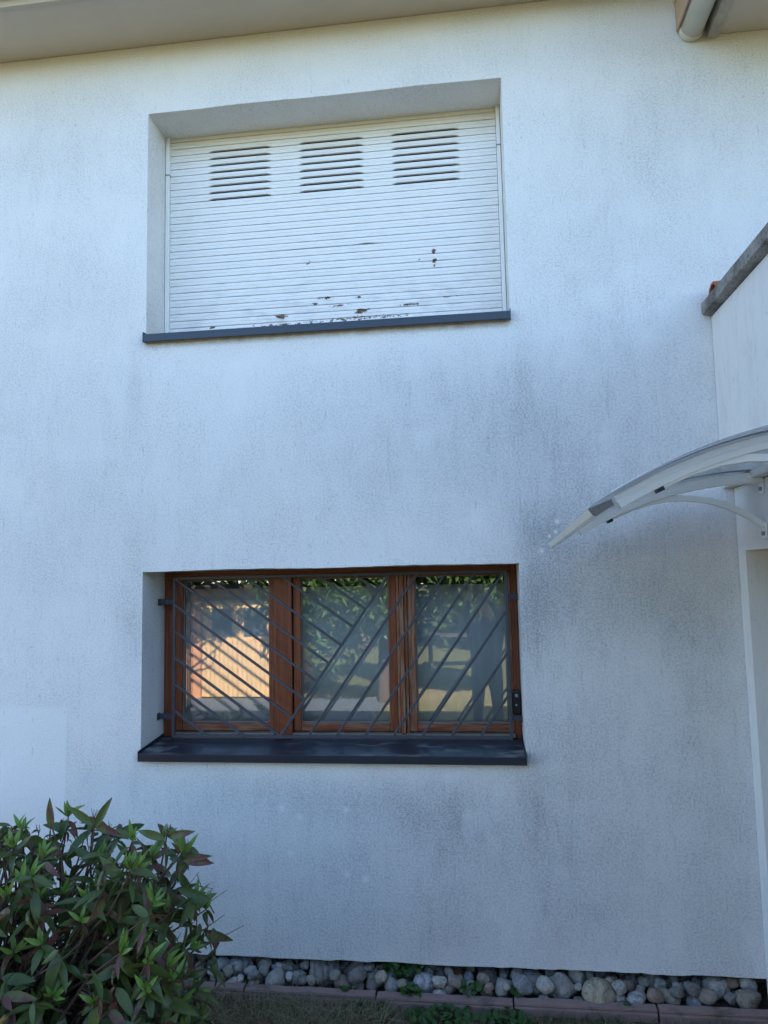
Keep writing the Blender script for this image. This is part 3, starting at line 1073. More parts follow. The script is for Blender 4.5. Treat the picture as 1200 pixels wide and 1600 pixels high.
def div_x(z): return DX0 + (DX1 - DX0) * (z - gz0) / (gz1 - gz0)


def slant(a, b, w=.0128):
    bar('slanted_bar', (a[0], GY - .0012, a[1]), (b[0], GY - .0012, b[1]), w, w, SIDE, MAT['grille'], gr)


slant((DX0, gz0), (DX1, gz1), .0140)
sl = .705
starts = [(gx0 + .197 * k, gz1) for k in range(6)] + [(gx0, gz1 - .1395 * j) for j in range(1, 6)]
ds = (gz1 - gz0) / (DX1 - DX0)
for x, z in starts:
    # meet the long slanted bar or the bottom bar
    t_ = ((z - gz0) - ds * (x - DX0)) / (ds + sl)
    zb = z - sl * t_
    if zb < gz0:
        t_ = (z - gz0) / sl
        zb = gz0
    slant((x, z), (x + t_, zb))
for k in range(1, 8):
    x0 = DX0 + .1475 * k
    x1 = x0 + (DX1 - DX0)
    if x1 > gx1:
        slant((x0, gz0), (gx1, gz0 + (gx1 - x0) * ds))
    else:
        slant((x0, gz0), (x1, gz1))
for z in (1.842, 1.236):
    b = bar('wall_bracket', (.0, GY + .012, z), (gx0 - .0092, GY + .002, z), .028, .007, (0, 0, 1), MAT['grille'], gr)
    bar('anchor_plate', (.0005, GY + .012, z + .016), (.0005, GY + .012, z - .020), .034, .010, (0, 1, 0), MAT['grille'], b)
for z in (1.838, 1.229):
    b = bar('wall_bracket', (gx1 + .0092, GY + .002, z), (1.9195, GY + .012, z), .026, .007, (0, 0, 1), MAT['grille'], gr)
    bar('anchor_plate', (1.9195, GY + .012, z + .018), (1.9195, GY + .012, z - .018), .034, .010, (0, 1, 0), MAT['grille'], b)

# small black device on the right of the frame
dev = empty('outdoor_sensor', (1.90, .22, 1.235), 'small black box clipped to the right of the brown window frame', 'sensor')
box('casing', (1.872, 1.916, .215, .2575, 1.245, 1.362), MAT['black_plastic'], dev, .005)
box('display', (1.886, 1.902, .2125, .2145, 1.332, 1.346), plain('pale_display', (.32, .33, .34), .3, .1, 30), dev, .001)
bm = bmesh.new()
add_tube(bm, [(1.892, .2125, 1.292), (1.892, .2148, 1.292)], .005, 10)
from_bm('button', bm, plain('pale_button', (.42, .40, .36), .4, .1, 30), dev)

# ------------------------------------------------------------------ kerb
kerb = empty('garden_kerb', (1.2, -.11, 0), 'plum-brown kerb blocks edging the pebble strip below the wall', 'kerb')
KL = 0.62
rng = random.Random(2)
x = -1.9
while x < 3.0:
    w = KL - .008
    x1 = min(x + w, 2.925)
    bm = bmesh.new()
    dzk, dyk = rng.uniform(-.005, .005), rng.uniform(-.005, .005)
    n = 10
    rows = []
    for i in range(n + 1):
        xx = x + (x1 - x) * i / n
        j = rng.uniform(-.003, .003)
        rows.append([bm.verts.new(p) for p in ((xx, -.135 + dyk + j, -.05), (xx, -.135 + dyk + j, .030 + dzk), (xx, -.128 + dyk + j, .036 + dzk), (xx, -.133 + dyk, .040 + dzk), (xx, -.132 + dyk + j, .052 + dzk + j), (xx, -.088 + dyk, .054 + dzk + j), (xx, -.085, -.05))])
    for a, b in zip(rows, rows[1:]):
        for k in range(7):
            bm.faces.new((a[k], a[(k + 1) % 7], b[(k + 1) % 7], b[k]))
    bm.faces.new(rows[0]); bm.faces.new(rows[-1][::-1])
    from_bm('kerb_block', bm, MAT['kerb'], kerb, bevel=.002)
    x += KL

# ------------------------------------------------------------------ pebbles
bm = bmesh.new()
add_box(bm, -1.9, 2.925, -.084, .238, -.02, .012)
tag(from_bm('pebble_bed', bm, plain('dark_bed_soil', (.045, .038, .03), .95, .3, 20, .5, 60)), kind='structure')


def pebble_mesh(seed):
    rng = random.Random(seed)
    bm = bmesh.new()
    bmesh.ops.create_icosphere(bm, subdivisions=3, radius=1)
    sx, sy, sz = 1.0, rng.uniform(.70, .95), rng.uniform(.55, .85)
    off = Vector((rng.uniform(0, 50), rng.uniform(0, 50), 0))
    amp = rng.uniform(.20, .42)
    p = rng.uniform(2.0, 3.2)
    for v in bm.verts:
        n = v.co.normalized()
        q = (abs(n.x) ** p + abs(n.y) ** p + abs(n.z) ** p) ** (-1 / p)
        c = n * q
        c *= 1 + amp * mnoise.noise(n * 1.1 + off) + .05 * mnoise.noise(n * 3.1 + off)
        v.co = Vector((c.x * sx, c.y * sy, c.z * sz))
    m = max(v.co.length for v in bm.verts)
    for v in bm.verts: v.co /= m
    me = bpy.data.meshes.new('pebble')
    bm.to_mesh(me); bm.free()
    for f in me.polygons: f.use_smooth = True
    me.materials.append(MAT['pebble'])
    return me


P_MESH = [pebble_mesh(100 + i) for i in range(16)]
placed = []


def rest_z(x, y, r):
    z = .012 + r * .62
    for (a, b, c, q) in placed:
        d2 = (a - x) ** 2 + (b - y) ** 2
        s = (q + r) * .80
        if d2 < s * s:
            z = max(z, c + math.sqrt(s * s - d2) * .86)
    return z


TONES = (('mid grey', (.34, .335, .325)), ('dark grey', (.19, .19, .19)), ('pale grey', (.47, .46, .44)), ('brownish grey', (.30, .265, .23)), ('buff', (.42, .365, .30)),
         ('slate blue', (.24, .26, .29)), ('whitish', (.58, .56, .53)), ('reddish brown', (.32, .23, .19)), ('greenish grey', (.29, .30, .25)))


def put_pebble(x, y, r, me, mat=None, label=None, rot=None):
    z = rest_z(x, y, r)
    o = bpy.data.objects.new('pebble', me)
    COL.objects.link(o)
    o.location = (x, y, z)
    o.rotation_euler = rot or (RND.uniform(-.5, .5), RND.uniform(-.5, .5), RND.uniform(0, 6.28))
    o.scale = (r, r, r)
    tone, col = RND.choices(TONES, (5, 4, 4, 3, 2, 3, 2, 2, 2))[0]
    j = RND.uniform(.85, 1.15)
    j *= 1.12
    o.color = (min(.7, col[0] * j * 1.22), min(.68, col[1] * j * 1.16), min(.64, col[2] * j * 1.07), 1)
    if mat:
        me2 = me.copy(); me2.materials.clear(); me2.materials.append(mat); o.data = me2
    size = 'small' if r < .043 else 'medium' if r < .062 else 'large'
    row = 'by the kerb' if y < .02 else 'in the middle row' if y < .09 else 'under the wall edge'
    place = 'near the bush' if x < .75 else 'left of the tallest weed' if x < 1.22 else 'around the weeds' if x < 1.7 else 'left of the cream pebble' if x < 2.12 else 'right of the cream pebble' if x < 2.55 else 'at the porch end'
    tag(o, label or '%s %s rounded pebble %s, %s' % (size, tone, row, place), 'pebble', 'pebbles along the foot of the wall')
    placed.append((x, y, z, r))
    return o


# first those that stand out
put_pebble(2.20, -.035, .080, P_MESH[3], MAT['stone_cream'], 'largest cream banded pebble, right part of the strip', (.1, .1, .2))
put_pebble(1.55, .075, .062, P_MESH[6], MAT['stone_rust'], 'rust-brown pebble tucked under the wall right of the weeds', (.1, -.1, .3))
put_pebble(1.41, -.01, .064, P_MESH[8], MAT['stone_white'], 'white banded pebble just right of the leafy weeds', (.2, .2, .5))
put_pebble(2.36, -.05, .055, P_MESH[2], MAT['stone_pale'], 'pale speckled pebble right of the big cream one by the kerb', (.1, 0, 1.2))
put_pebble(.92, .03, .088, P_MESH[5], stone_single('dull_tan_stone', (.27, .25, .22), (.17, .155, .14), .8), 'biggest dull tan boulder-like pebble, left part of the strip', (.3, .1, .4))
put_pebble(.50, .06, .076, P_MESH[9], MAT['stone_pale'], 'large pale grey pebble nearest the bush at the strip', (.2, .2, .9))
rng = random.Random(17)
for it in range(900):
    r = rng.choice((.040, .046, .052, .058, .064, .070, .076, .082)) if it < 130 else rng.choice((.030, .034, .040, .046, .054)) if it < 500 else rng.choice((.024, .028, .032, .038))
    best = None
    for _ in range(14):
        x, y = rng.uniform(.12, 2.90), rng.uniform(-.082 + r * .75, .20 - r * .3)
        z = rest_z(x, y, r)
        if best is None or z < best[0]: best = (z, x, y)
    z, x, y = best
    lim = .108 - .30 * max(0.0, y - .03)
    if z + r * .6 > lim + .01 or x + r > 2.93: continue
    put_pebble(x, y, r, P_MESH[rng.randrange(16)])
print('pebbles', len(placed))


# ------------------------------------------------------------------ leaves
def leaf_mesh(name, L, W, curl, fold, mat, wav=0.0, nseg=6, seed=0):
    """leaf along +X, face up +Z, base at the origin."""
    rng = random.Random(seed)
    vs, fs = [], []
    for i in range(nseg + 1):
        t = i / nseg
        w = W * .5 * (math.sin(math.pi * min(1, t * .96 + .04) ** .82) ** .8) if 0 < i < nseg else W * .04
        ang = curl * t
        x = L * t if abs(curl) < 1e-3 else L * math.sin(ang) / curl
        z = 0 if abs(curl) < 1e-3 else -L * (1 - math.cos(ang)) / curl
        tw = wav * math.sin(t * 5 + seed)
        for s in (-1, 0, 1):
            vs.append((x, s * w, z + abs(s) * w * fold + s * tw * w + (rng.uniform(-1, 1) * .03 * W if s else 0)))
    for i in range(nseg):
        for k in (0, 1):
            a = i * 3 + k
            fs.append((a, a + 3, a + 4, a + 1))
    me = bpy.data.meshes.new(name)
    me.from_pydata(vs, [], fs)
    for p in me.polygons: p.use_smooth = True
    if mat: me.materials.append(mat)
    return me


def frame(d, up):
    d = d.normalized()
    y = up.cross(d)
    if y.length < 1e-3: y = Vector((1, 0, 0)).cross(d)
    y.normalize()
    z = d.cross(y)
    return Matrix((d, y, z)).transposed()


bush = empty('rhododendron_bush', (.0, -.85, 0), 'leafy rhododendron bush with dark green and purple-scorched leaves at bottom left', 'bush')
rng = random.Random(42)
KINDS = {}
for kn, L, W, mt in (('dark', .108, .031, 'leaf_dark'), ('mid', .104, .030, 'leaf_mid'), ('purple', .100, .029, 'leaf_purple'), ('brown', .09, .020, 'leaf_brown'), ('new', .080, .019, 'leaf_new')):
    KINDS[kn] = [leaf_mesh('leaf', L * q, W, c, f, MAT[mt], w, 6, i) for i, (q, c, f, w) in enumerate(((1, .5, .35, .1), (.9, .9, .25, .15), (1.1, .25, .45, .08), (.85, -.3, .3, .12), (1.0, 1.25, .5, .2)))]
LEAVES = []          # (matrix, mesh)


def whorl(tip, axis, fresh=0.0):
    n = rng.randint(6, 10)
    ph = rng.uniform(0, 6.28)
    axis = axis.normalized()
    a = axis.orthogonal().normalized()
    b = axis.cross(a)
    for k in range(n):
        an = ph + k * 2 * math.pi / n + rng.uniform(-.3, .3)
        el = rng.uniform(-.75, .85)
        d = (a * math.cos(an) + b * math.sin(an)) * math.cos(el) + axis * math.sin(el)
        d.z -= rng.uniform(0, .25) if rng.random() < .75 else rng.uniform(.5, 1.3)
        q = rng.random()
        kn = 'dark' if q < .40 else 'mid' if q < .68 else 'purple' if q < .90 else 'brown'
        me = rng.choice(KINDS[kn])
        roll = rng.gauss(0, .55)
        m3 = frame(d, (axis + Vector((rng.uniform(-.4, .4), rng.uniform(-.4, .4), .4)))) @ Matrix.Rotation(roll, 3, 'X')
        s = rng.uniform(.58, 1.32)
        M4 = (m3 * s).to_4x4(); M4.translation = tip - axis * (rng.uniform(0, .02) if rng.random() < .5 else rng.uniform(.02, .11))
        LEAVES.append((M4, me))
    if rng.random() < fresh:
        for k in range(rng.randint(4, 7)):
            an = rng.uniform(0, 6.28)
            el = rng.uniform(.7, 1.3)
            d = (a * math.cos(an) + b * math.sin(an)) * math.cos(el) + axis * math.sin(el)
            m3 = frame(d, Vector((rng.uniform(-1, 1), -1, .3)))
            M4 = (m3 * rng.uniform(.6, 1.05)).to_4x4(); M4.translation = tip
            LEAVES.append((M4, rng.choice(KINDS['new'])))


stem_bm = bmesh.new()
BC = Vector((-.03, -.85, .50))
TIPS = []
tries = 0
while len(TIPS) < 380 and tries < 20000:
    tries += 1
    u, v, w = rng.gauss(0, 1), rng.gauss(0, 1), rng.gauss(0, 1)
    k = (abs(u) ** 5 + abs(v) ** 5 + abs(w) ** 5) ** (1 / 5)      # a boxy, clipped mass
    rr = rng.uniform(.30, 1.0) ** .5
    p = BC + Vector((u / k * .66 * rr, v / k * .36 * rr, w / k * .49 * rr))
    p += Vector((mnoise.noise(p * 3.1), mnoise.noise(p * 3.1 + Vector((9, 0, 0))), mnoise.noise(p * 2.6 + Vector((0, 7, 0))))) * .10
    if p.z < .03 or p.z > 1.03 or p.y > -.42: continue
    if any((p - t).length < .064 for t in TIPS): continue
    TIPS.append(p)
    ax = (p - Vector((p.x * .5 - .02, -.82, p.z * .45 - .05))).normalized() + Vector((0, -.15, .55))
    whorl(p, ax, .42)
    base = Vector((rng.uniform(-.34, .22), -.85 + rng.uniform(-.12, .12), 0))
    mid = base.lerp(p, .55) + Vector((rng.uniform(-.06, .06), rng.uniform(-.06, .06), .05))
    mid2 = base.lerp(p, .82) + Vector((rng.uniform(-.03, .03), rng.uniform(-.03, .03), .02))
    add_tube(stem_bm, [base, mid, mid2, p], [.009, .0055, .004, .0028], 5)
    if rng.random() < .35:                                        # dry flower stalks on some tips
        for q in range(rng.randint(4, 8)):
            d = (ax + Vector((rng.uniform(-.7, .7), rng.uniform(-.7, .7), rng.uniform(-.1, .5)))).normalized()
            add_tube(stem_bm, [p, p + d * rng.uniform(.02, .045)], [.0014, .0008], 4)
for _ in range(900):                                              # leafy skirt down to the ground
    if len(TIPS) > 470: break
    p = Vector((rng.uniform(-.55, .60), rng.uniform(-1.30, -1.02), rng.uniform(.05, .62)))
    if any((p - t).length < .075 for t in TIPS): continue
    TIPS.append(p)
    ax = Vector((rng.uniform(-.3, .3), -.6, .7))
    whorl(p, ax, .3)
    add_tube(stem_bm, [p + Vector((rng.uniform(-.05, .05), .16, -.12)), p], [.004, .0028], 5)
print('tips', len(TIPS))
# upright leaves that break the outline at the top, and two reaching to the right
for (p, d, kn) in (((.05, -.86, 1.00), (-.15, 0, 1), 'purple'), ((.24, -.88, 1.02), (.5, -.1, .85), 'dark'), ((.22, -.86, 1.02), (-.6, -.2, .5), 'mid'), ((.22, -.86, 1.02), (.9, 0, -.3), 'purple'),
                   ((.585, -.86, .90), (1, -.1, .16), 'brown'), ((.585, -.87, .90), (1, .1, -.1), 'purple'), ((.52, -.86, .98), (.9, -.2, .25), 'purple'), ((.57, -.88, .80), (1, 0, -.25), 'dark'), ((.52, -.88, .98), (-.8, 0, .2), 'mid')):
    m3 = frame(Vector(d), Vector((.2, -1, .35)))
    M4 = (m3 * 1.05).to_4x4(); M4.translation = Vector(p)
    LEAVES.append((M4, KINDS[kn][2]))
for (p, q) in (((.10, -.85, .80), (.05, -.86, 1.005)), ((.18, -.85, .80), (.23, -.87, 1.025)), ((.48, -.85, .72), (.585, -.865, .905)), ((.45, -.85, .75), (.52, -.87, .985)), ((.46, -.85, .6), (.57, -.88, .805))):
    add_tube(stem_bm, [p, Vector(p).lerp(Vector(q), .5) + Vector((.01, 0, .01)), q], [.005, .004, .003], 5)
for k in range(7):
    d = Vector((rng.uniform(-.35, .35), rng.uniform(-.3, .3), 1)).normalized()
    add_tube(stem_bm, [Vector((.52, -.87, .98)), Vector((.52, -.87, .98)) + d * .05], [.0016, .001], 4)
for k in range(46):
    p = Vector((rng.uniform(.05, .68), rng.uniform(-1.25, -.6), rng.uniform(.05, .75)))
    q = p + Vector((rng.uniform(-.16, .16), rng.uniform(-.1, .1), rng.uniform(-.05, .16)))
    add_tube(stem_bm, [p, p.lerp(q, .5) + Vector((rng.uniform(-.02, .02), 0, rng.uniform(-.02, .02))), q], [.0026, .002, .0012], 4)
from_bm('stem', stem_bm, MAT['bark'], bush)
# cut branch stubs
for a, b, c, r, m in (((-.45, -1.0, .55), (-.16, -1.05, .70), (-.03, -1.07, .86), .012, 'twig'), ((-.40, -1.05, .50), (-.10, -1.08, .70), (.035, -1.10, .80), .0125, 'twig'), ((-.12, -1.16, .30), (.02, -1.20, .42), (.12, -1.22, .52), .009, 'twig_yellow'),
                      ((-.02, -1.20, .40), (.04, -1.22, .385), (.10, -1.22, .42), .007, 'twig_yellow'), ((.22, -1.2, .18), (.26, -1.22, .32), (.275, -1.22, .44), .007, 'twig_yellow')):
    bm = bmesh.new()
    add_tube(bm, [a, b, c], [r * 1.2, r, r * .9], 8)
    from_bm('branch_stub', bm, MAT[m], bush)


def seen(M):
    p = M.translation
    v = p - CAM
    d = v.dot(f_)
    if d <= 0: return -1
    x, y = v.dot(r_) / d * 1138.5 + 600, 800 - v.dot(u_) / d * 1138.5
    return (1 if -30 < x < 1230 and y < 1620 else -1) * 1.0 - (p.y + .85) * 1.0


LEAVES.sort(key=lambda q: -seen(q[0]))
rest_v, rest_f, rest_m = [], [], []
MATS = [MAT[k] for k in ('leaf_dark', 'leaf_mid', 'leaf_purple', 'leaf_brown', 'leaf_new')]
for i, (M4, me) in enumerate(LEAVES):
    if i < 300:
        o = bpy.data.objects.new('leaf', me)
        COL.objects.link(o)
        o.matrix_basis = M4
        parent_to(o, bush)
    else:
        n0 = len(rest_v)
        rest_v += [M4 @ v.co for v in me.vertices]
        rest_f += [tuple(n0 + k for k in p.vertices) for p in me.polygons]
        rest_m += [MATS.index(me.materials[0])] * len(me.polygons)
me = bpy.data.meshes.new('foliage')
me.from_pydata(rest_v, [], rest_f)
for m in MATS: me.materials.append(m)
for p, k in zip(me.polygons, rest_m):
    p.material_index = k; p.use_smooth = True
o = link('foliage', me, None, bush)
o['kind'] = 'stuff'
print('leaves', len(LEAVES))


# ------------------------------------------------------------------ weeds and grass at the kerb
def weed(x, y, z, r, n, seed, label, group='weeds along the kerb', h=.05):
    rng = random.Random(seed)
    e = empty('weed', (x, y, z), label, 'weed', group)
    vs, fs = [], []
    sb = bmesh.new()
    for k in range(n):
        a = rng.uniform(0, 6.28)
        q = r * math.sqrt(rng.random())
        top = Vector((x + math.cos(a) * q, y + math.sin(a) * q * .7, z + h * rng.uniform(.4, 1.0) * (1 - .4 * q / r)))
        add_tube(sb, [(x + math.cos(a) * q * .3, y + math.sin(a) * q * .3, z), top], [.0012, .0009], 4)
        R = rng.uniform(.009, .018)
        nrm = Vector((math.cos(a) * .5 + rng.uniform(-.3, .3), math.sin(a) * .5 - .35, 1)).normalized()
        m3 = frame(Vector((math.cos(a), math.sin(a), rng.uniform(-.4, .3))), nrm)
        n0 = len(vs)
        vs.append(top + m3 @ Vector((0, 0, -.002)))
        N = 9
        for i in range(N):
            an = 2 * math.pi * i / N
            rr = R * (1 + .14 * math.cos(an * 3)) * (0.45 if i == 0 else 1)
            vs.append(top + m3 @ Vector((-math.cos(an) * rr * 1.05, math.sin(an) * rr, .003 * math.cos(an * 2))))
        for i in range(N):
            fs.append((n0, n0 + 1 + i, n0 + 1 + (i + 1) % N))
    me = bpy.data.meshes.new('foliage')
    me.from_pydata(vs, [], fs)
    for p in me.polygons: p.use_smooth = True
    f = link('foliage', me, MAT['weed'], e)
    f['kind'] = 'stuff'
    from_bm('stem', sb, MAT['weed'], e)


weed(1.32, .03, .05, .10, 70, 1, 'tallest round-leaved weed growing among the pebbles against the wall', h=.13)
weed(1.18, .09, .06, .06, 26, 2, 'small dark weed under the wall edge left of the tallest weed', h=.07)
weed(1.36, -.085, .04, .05, 22, 3, 'yellowish weed hanging over the kerb below the tallest weed', h=.05)
weed(1.62, -.06, .05, .07, 26, 4, 'low weed on the pebbles right of the white banded pebble', h=.05)
weed(1.84, -.05, .05, .05, 18, 5, 'small weed between pebbles and kerb right of the rust-brown pebble', h=.04)
weed(1.05, -.085, .03, .03, 10, 6, 'tiny weed at the kerb left of the tallest weed', h=.04)
weed(2.32, -.10, .03, .035, 10, 7, 'tiny weed beside the pale speckled pebble at the kerb', h=.04)
weed(1.14, -.19, .0, .13, 70, 8, 'low leafy weed patch in front of the kerb, left of centre', h=.05)
weed(1.50, -.20, .0, .15, 80, 9, 'low leafy weed patch in front of the kerb at the middle', h=.055)
weed(1.78, -.19, .0, .11, 60, 10, 'low leafy weed patch in front of the kerb, right of the middle one', h=.05)


def blades(name, n, area, hmin, hmax, mats, seed, dens=None, lean=.5):
    rng = random.Random(seed)
    vs, fs, mi = [], [], []
    for _ in range(n):
        x, y = rng.uniform(area[0], area[1]), rng.uniform(area[2], area[3])
        if dens and rng.random() > dens(x, y): continue
        h = rng.uniform(hmin, hmax)
        a = rng.uniform(0, 6.28)
        l = rng.uniform(.1, lean) * h * 1.6
        w = rng.uniform(.0011, .0024)
        dx, dy = math.cos(a), math.sin(a)
        b = rng.uniform(0, 6.28)
        wx, wy = math.cos(b) * w, math.sin(b) * w
        n0 = len(vs)
        for t, ww in ((0, 1), (.5, .8), (1, .05)):
            px, py, pz = x + dx * l * t * t, y + dy * l * t * t, h * (t - .18 * t * t)
            vs.append((px - wx * ww, py - wy * ww, pz)); vs.append((px + wx * ww, py + wy * ww, pz))
        fs += [(n0, n0 + 1, n0 + 3, n0 + 2), (n0 + 2, n0 + 3, n0 + 5, n0 + 4)]
        k = 1 if rng.random() < .52 else 0
        mi += [k, k]
    me = bpy.data.meshes.new(name)
    me.from_pydata(vs, [], fs)
    for m in mats: me.materials.append(m)
    for p, k in zip(me.polygons, mi): p.material_index = k
    return link(name, me, None)


def patchy(x, y):
    return max(.08, min(1, .55 + 1.5 * mnoise.noise(Vector((x * 3.2, y * 3.2, 4)))))


g = blades('grass', 16000, (-.6, 3.0, -.75, -.14), .02, .065, [MAT['grass'], MAT['grass_dry']], 5, patchy, .8)
tag(g, 'patchy short green and dry grass in front of the kerb', 'grass', kind='stuff')
g = blades('dry_litter', 2600, (.3, 1.25, -.5, -.12), .05, .10, [MAT['grass_dry'], MAT['grass_dry']], 6, None, 1.6)
tag(g, 'straggling dry grass stems beside the bush', 'grass', kind='stuff')


# ================================================================== what the panes reflect: the garden behind the viewer
def leaf_cloud(center, rad, n, size, seed, narrow=1.0, droop=0.0, clumps=26):
    rng = random.Random(seed)
    cl = []
    for _ in range(clumps):
        while True:
            q = Vector((rng.uniform(-1, 1), rng.uniform(-1, 1), rng.uniform(-1, 1)))
            if .25 < q.length < 1: break
        cl.append((Vector(center) + Vector((q.x * rad[0], q.y * rad[1], q.z * rad[2])), rng.uniform(.22, .42)))
    vs, fs = [], []
    for _ in range(n):
        c, cr = rng.choice(cl)
        q = Vector((rng.gauss(0, 1), rng.gauss(0, 1), rng.gauss(0, 1))).normalized() * (rng.random() ** .4) * cr * max(rad) * .75
        p = c + Vector((q.x, q.y, q.z * (.8 + droop)))
        d = Vector((rng.uniform(-1, 1), rng.uniform(-1, 1), rng.uniform(-.6, .6) - droop)).normalized()
        s = d.cross(Vector((rng.uniform(-1, 1), rng.uniform(-1, 1), 1))).normalized()
        L, W = size * rng.uniform(.7, 1.3), size * .30 * narrow * rng.uniform(.7, 1.3)
        n0 = len(vs)
        vs += [p - d * L * .5, p + s * W, p + d * L * .5, p - s * W]
        fs.append((n0, n0 + 1, n0 + 2, n0 + 3))
    me = bpy.data.meshes.new('crown')
    me.from_pydata(vs, [], fs)
    return me


def tree(name, x, y, h, rad, n, size, seed, mat, label, trunk_r=.12, narrow=1.0, droop=0.0, lean=(0, 0), crown_z=None):
    rng = random.Random(seed)
    e = empty(name, (x, y, 0), label, 'tree', 'garden trees behind the viewer')
    cz = crown_z or h - rad[2]
    bm = bmesh.new()
    add_tube(bm, [(x, y, -.1), (x + lean[0] * .4, y + lean[1] * .4, cz * .5), (x + lean[0], y + lean[1], cz), (x + lean[0], y + lean[1], cz + rad[2] * .5)], [trunk_r, trunk_r * .75, trunk_r * .5, trunk_r * .15], 9)
    for k in range(7):
        a = rng.uniform(0, 6.28)
        z0 = cz * rng.uniform(.6, 1.0)
        add_tube(bm, [(x + lean[0] * .8, y + lean[1] * .8, z0), (x + lean[0] + math.cos(a) * rad[0] * .4, y + lean[1] + math.sin(a) * rad[1] * .4, z0 + .4), (x + lean[0] + math.cos(a) * rad[0] * .75, y + lean[1] + math.sin(a) * rad[1] * .75, cz + rng.uniform(-.2, .5))], [trunk_r * .4, trunk_r * .25, trunk_r * .08], 6)
    from_bm('trunk', bm, MAT['bark'], e)
    c = leaf_cloud((x + lean[0], y + lean[1], cz), rad, n, size, seed + 5, narrow, droop)
    link('crown', c, mat, e)


tree('willow_tree', .2, -7.6, 4.2, (1.9, 1.2, 1.65), 15000, .20, 1, MAT['willow_leaf'], 'narrow-leaved drooping tree reflected in the middle pane', .10, .55, .5)
tree('garden_tree', 2.3, -14.5, 6.4, (2.6, 2.0, 2.4), 9000, .22, 2, MAT['tree_leaf'], 'broad tree reflected in the rightmost pane', .16)
tree('garden_tree', -1.4, -16, 7.0, (2.6, 2.0, 2.7), 9000, .24, 3, MAT['tree_leaf'], 'tall tree reflected behind the drooping tree', .18)
tree('garden_tree', 5.6, -13, 6.0, (2.4, 2.0, 2.3), 6000, .24, 4, MAT['tree_leaf'], 'tree at the right end of the garden row', .16)
tree('garden_tree', -6.5, -13, 6.5, (2.6, 2.2, 2.5), 6000, .26, 6, MAT['tree_leaf'], 'tree at the left end of the garden row behind the shed', .17)
tree('garden_tree', .6, -20, 7.5, (3.2, 2.2, 3.0), 7000, .28, 7, MAT['tree_leaf'], 'farthest tree of the garden row', .2)
hedge_me = leaf_cloud((1, -20, 2.2), (16, .8, 2.3), 26000, .30, 9, 1, 0, 420)
hedge = link('hedge', hedge_me, MAT['tree_leaf'])
tag(hedge, 'leafy hedge along the far end of the garden', 'hedge')

# brick shed with board doors
SY = -8.0
shed = empty('brick_shed', (-2.6, SY, 0), 'orange brick shed with honey-coloured double doors, reflected in the leftmost pane', 'shed')
X0, X1 = -4.6, -1.62
bm = bmesh.new()
add_box(bm, X0, -3.02, SY - .2, SY, 0, 1.72)
add_box(bm, -1.72, X1, SY - .2, SY, 0, 1.72)
add_box(bm, X0, X1, SY - .2, SY, 1.7205, 1.86)
add_box(bm, X0, X0 + .2, SY - 2.6, SY - .201, 0, 1.86)
add_box(bm, X1 - .2, X1, SY - 2.6, SY - .201, 0, 1.86)
from_bm('wall', bm, MAT['brick'], shed)
box('roof', (X0 - .3, X1 + .3, SY - 2.8, SY + .30, 1.862, 1.93), MAT['shed_dark'], shed)
box('lintel', (-3.1, -1.65, SY + .001, SY + .03, 1.66, 1.72), MAT['shed_dark'], shed)
for k, (a, b, wa, wb) in enumerate(((-3.015, -2.375, -2.84, -2.48), (-2.365, -1.725, -2.27, -1.86))):
    d = box('door', (a, b, SY - .12, SY - .06, .02, 1.655), MAT['shed_door'], shed)
    n = 8
    for q in range(n):
        xa = a + (b - a) * q / n
        box('board', (xa + .007, xa + (b - a) / n - .007, SY - .0595, SY - .030, .03, .98), MAT['shed_door'], d, 0)
    box('pane', (wa, wb, SY - .0595, SY - .052, 1.04, 1.52), MAT['shed_pane'], d, 0)
    for q in range(1, 4):
        xa = wa + (wb - wa) * q / 4
        box('window_bar', (xa - .006, xa + .006, SY - .0515, SY - .045, 1.04, 1.52), MAT['shed_dark'], d, 0)

pv = box('path', (-5.0, .2, -7.99, -5.4, -.05, .006), plain('grey_shade_paving', (.11, .12, .14), .85, .2, 6, .2, 40), None, 0)  # added grey slab; its colour stands for the shade before the shed
tag(pv, kind='structure')
tree('garden_tree', -3.6, -6.6, 3.9, (1.0, .7, .7), 1500, .16, 12, MAT['willow_leaf'], 'small airy tree leaning over the brick shed', .05, .6, .2, (1.0, .6))
# table on the far lawn
tb = empty('garden_table', (1.15, -12.2, 0), 'dark wooden garden table far out on the lawn, seen only in the reflection', 'table')
box('tabletop', (.6, 1.7, -12.6, -11.8, .70, .74), MAT['shed_dark'], tb)
for ax in (.66, 1.64):
    for ay in (-12.54, -11.86):
        box('leg', (ax - .025, ax + .025, ay - .025, ay + .025, 0, .699), MAT['shed_dark'], tb)


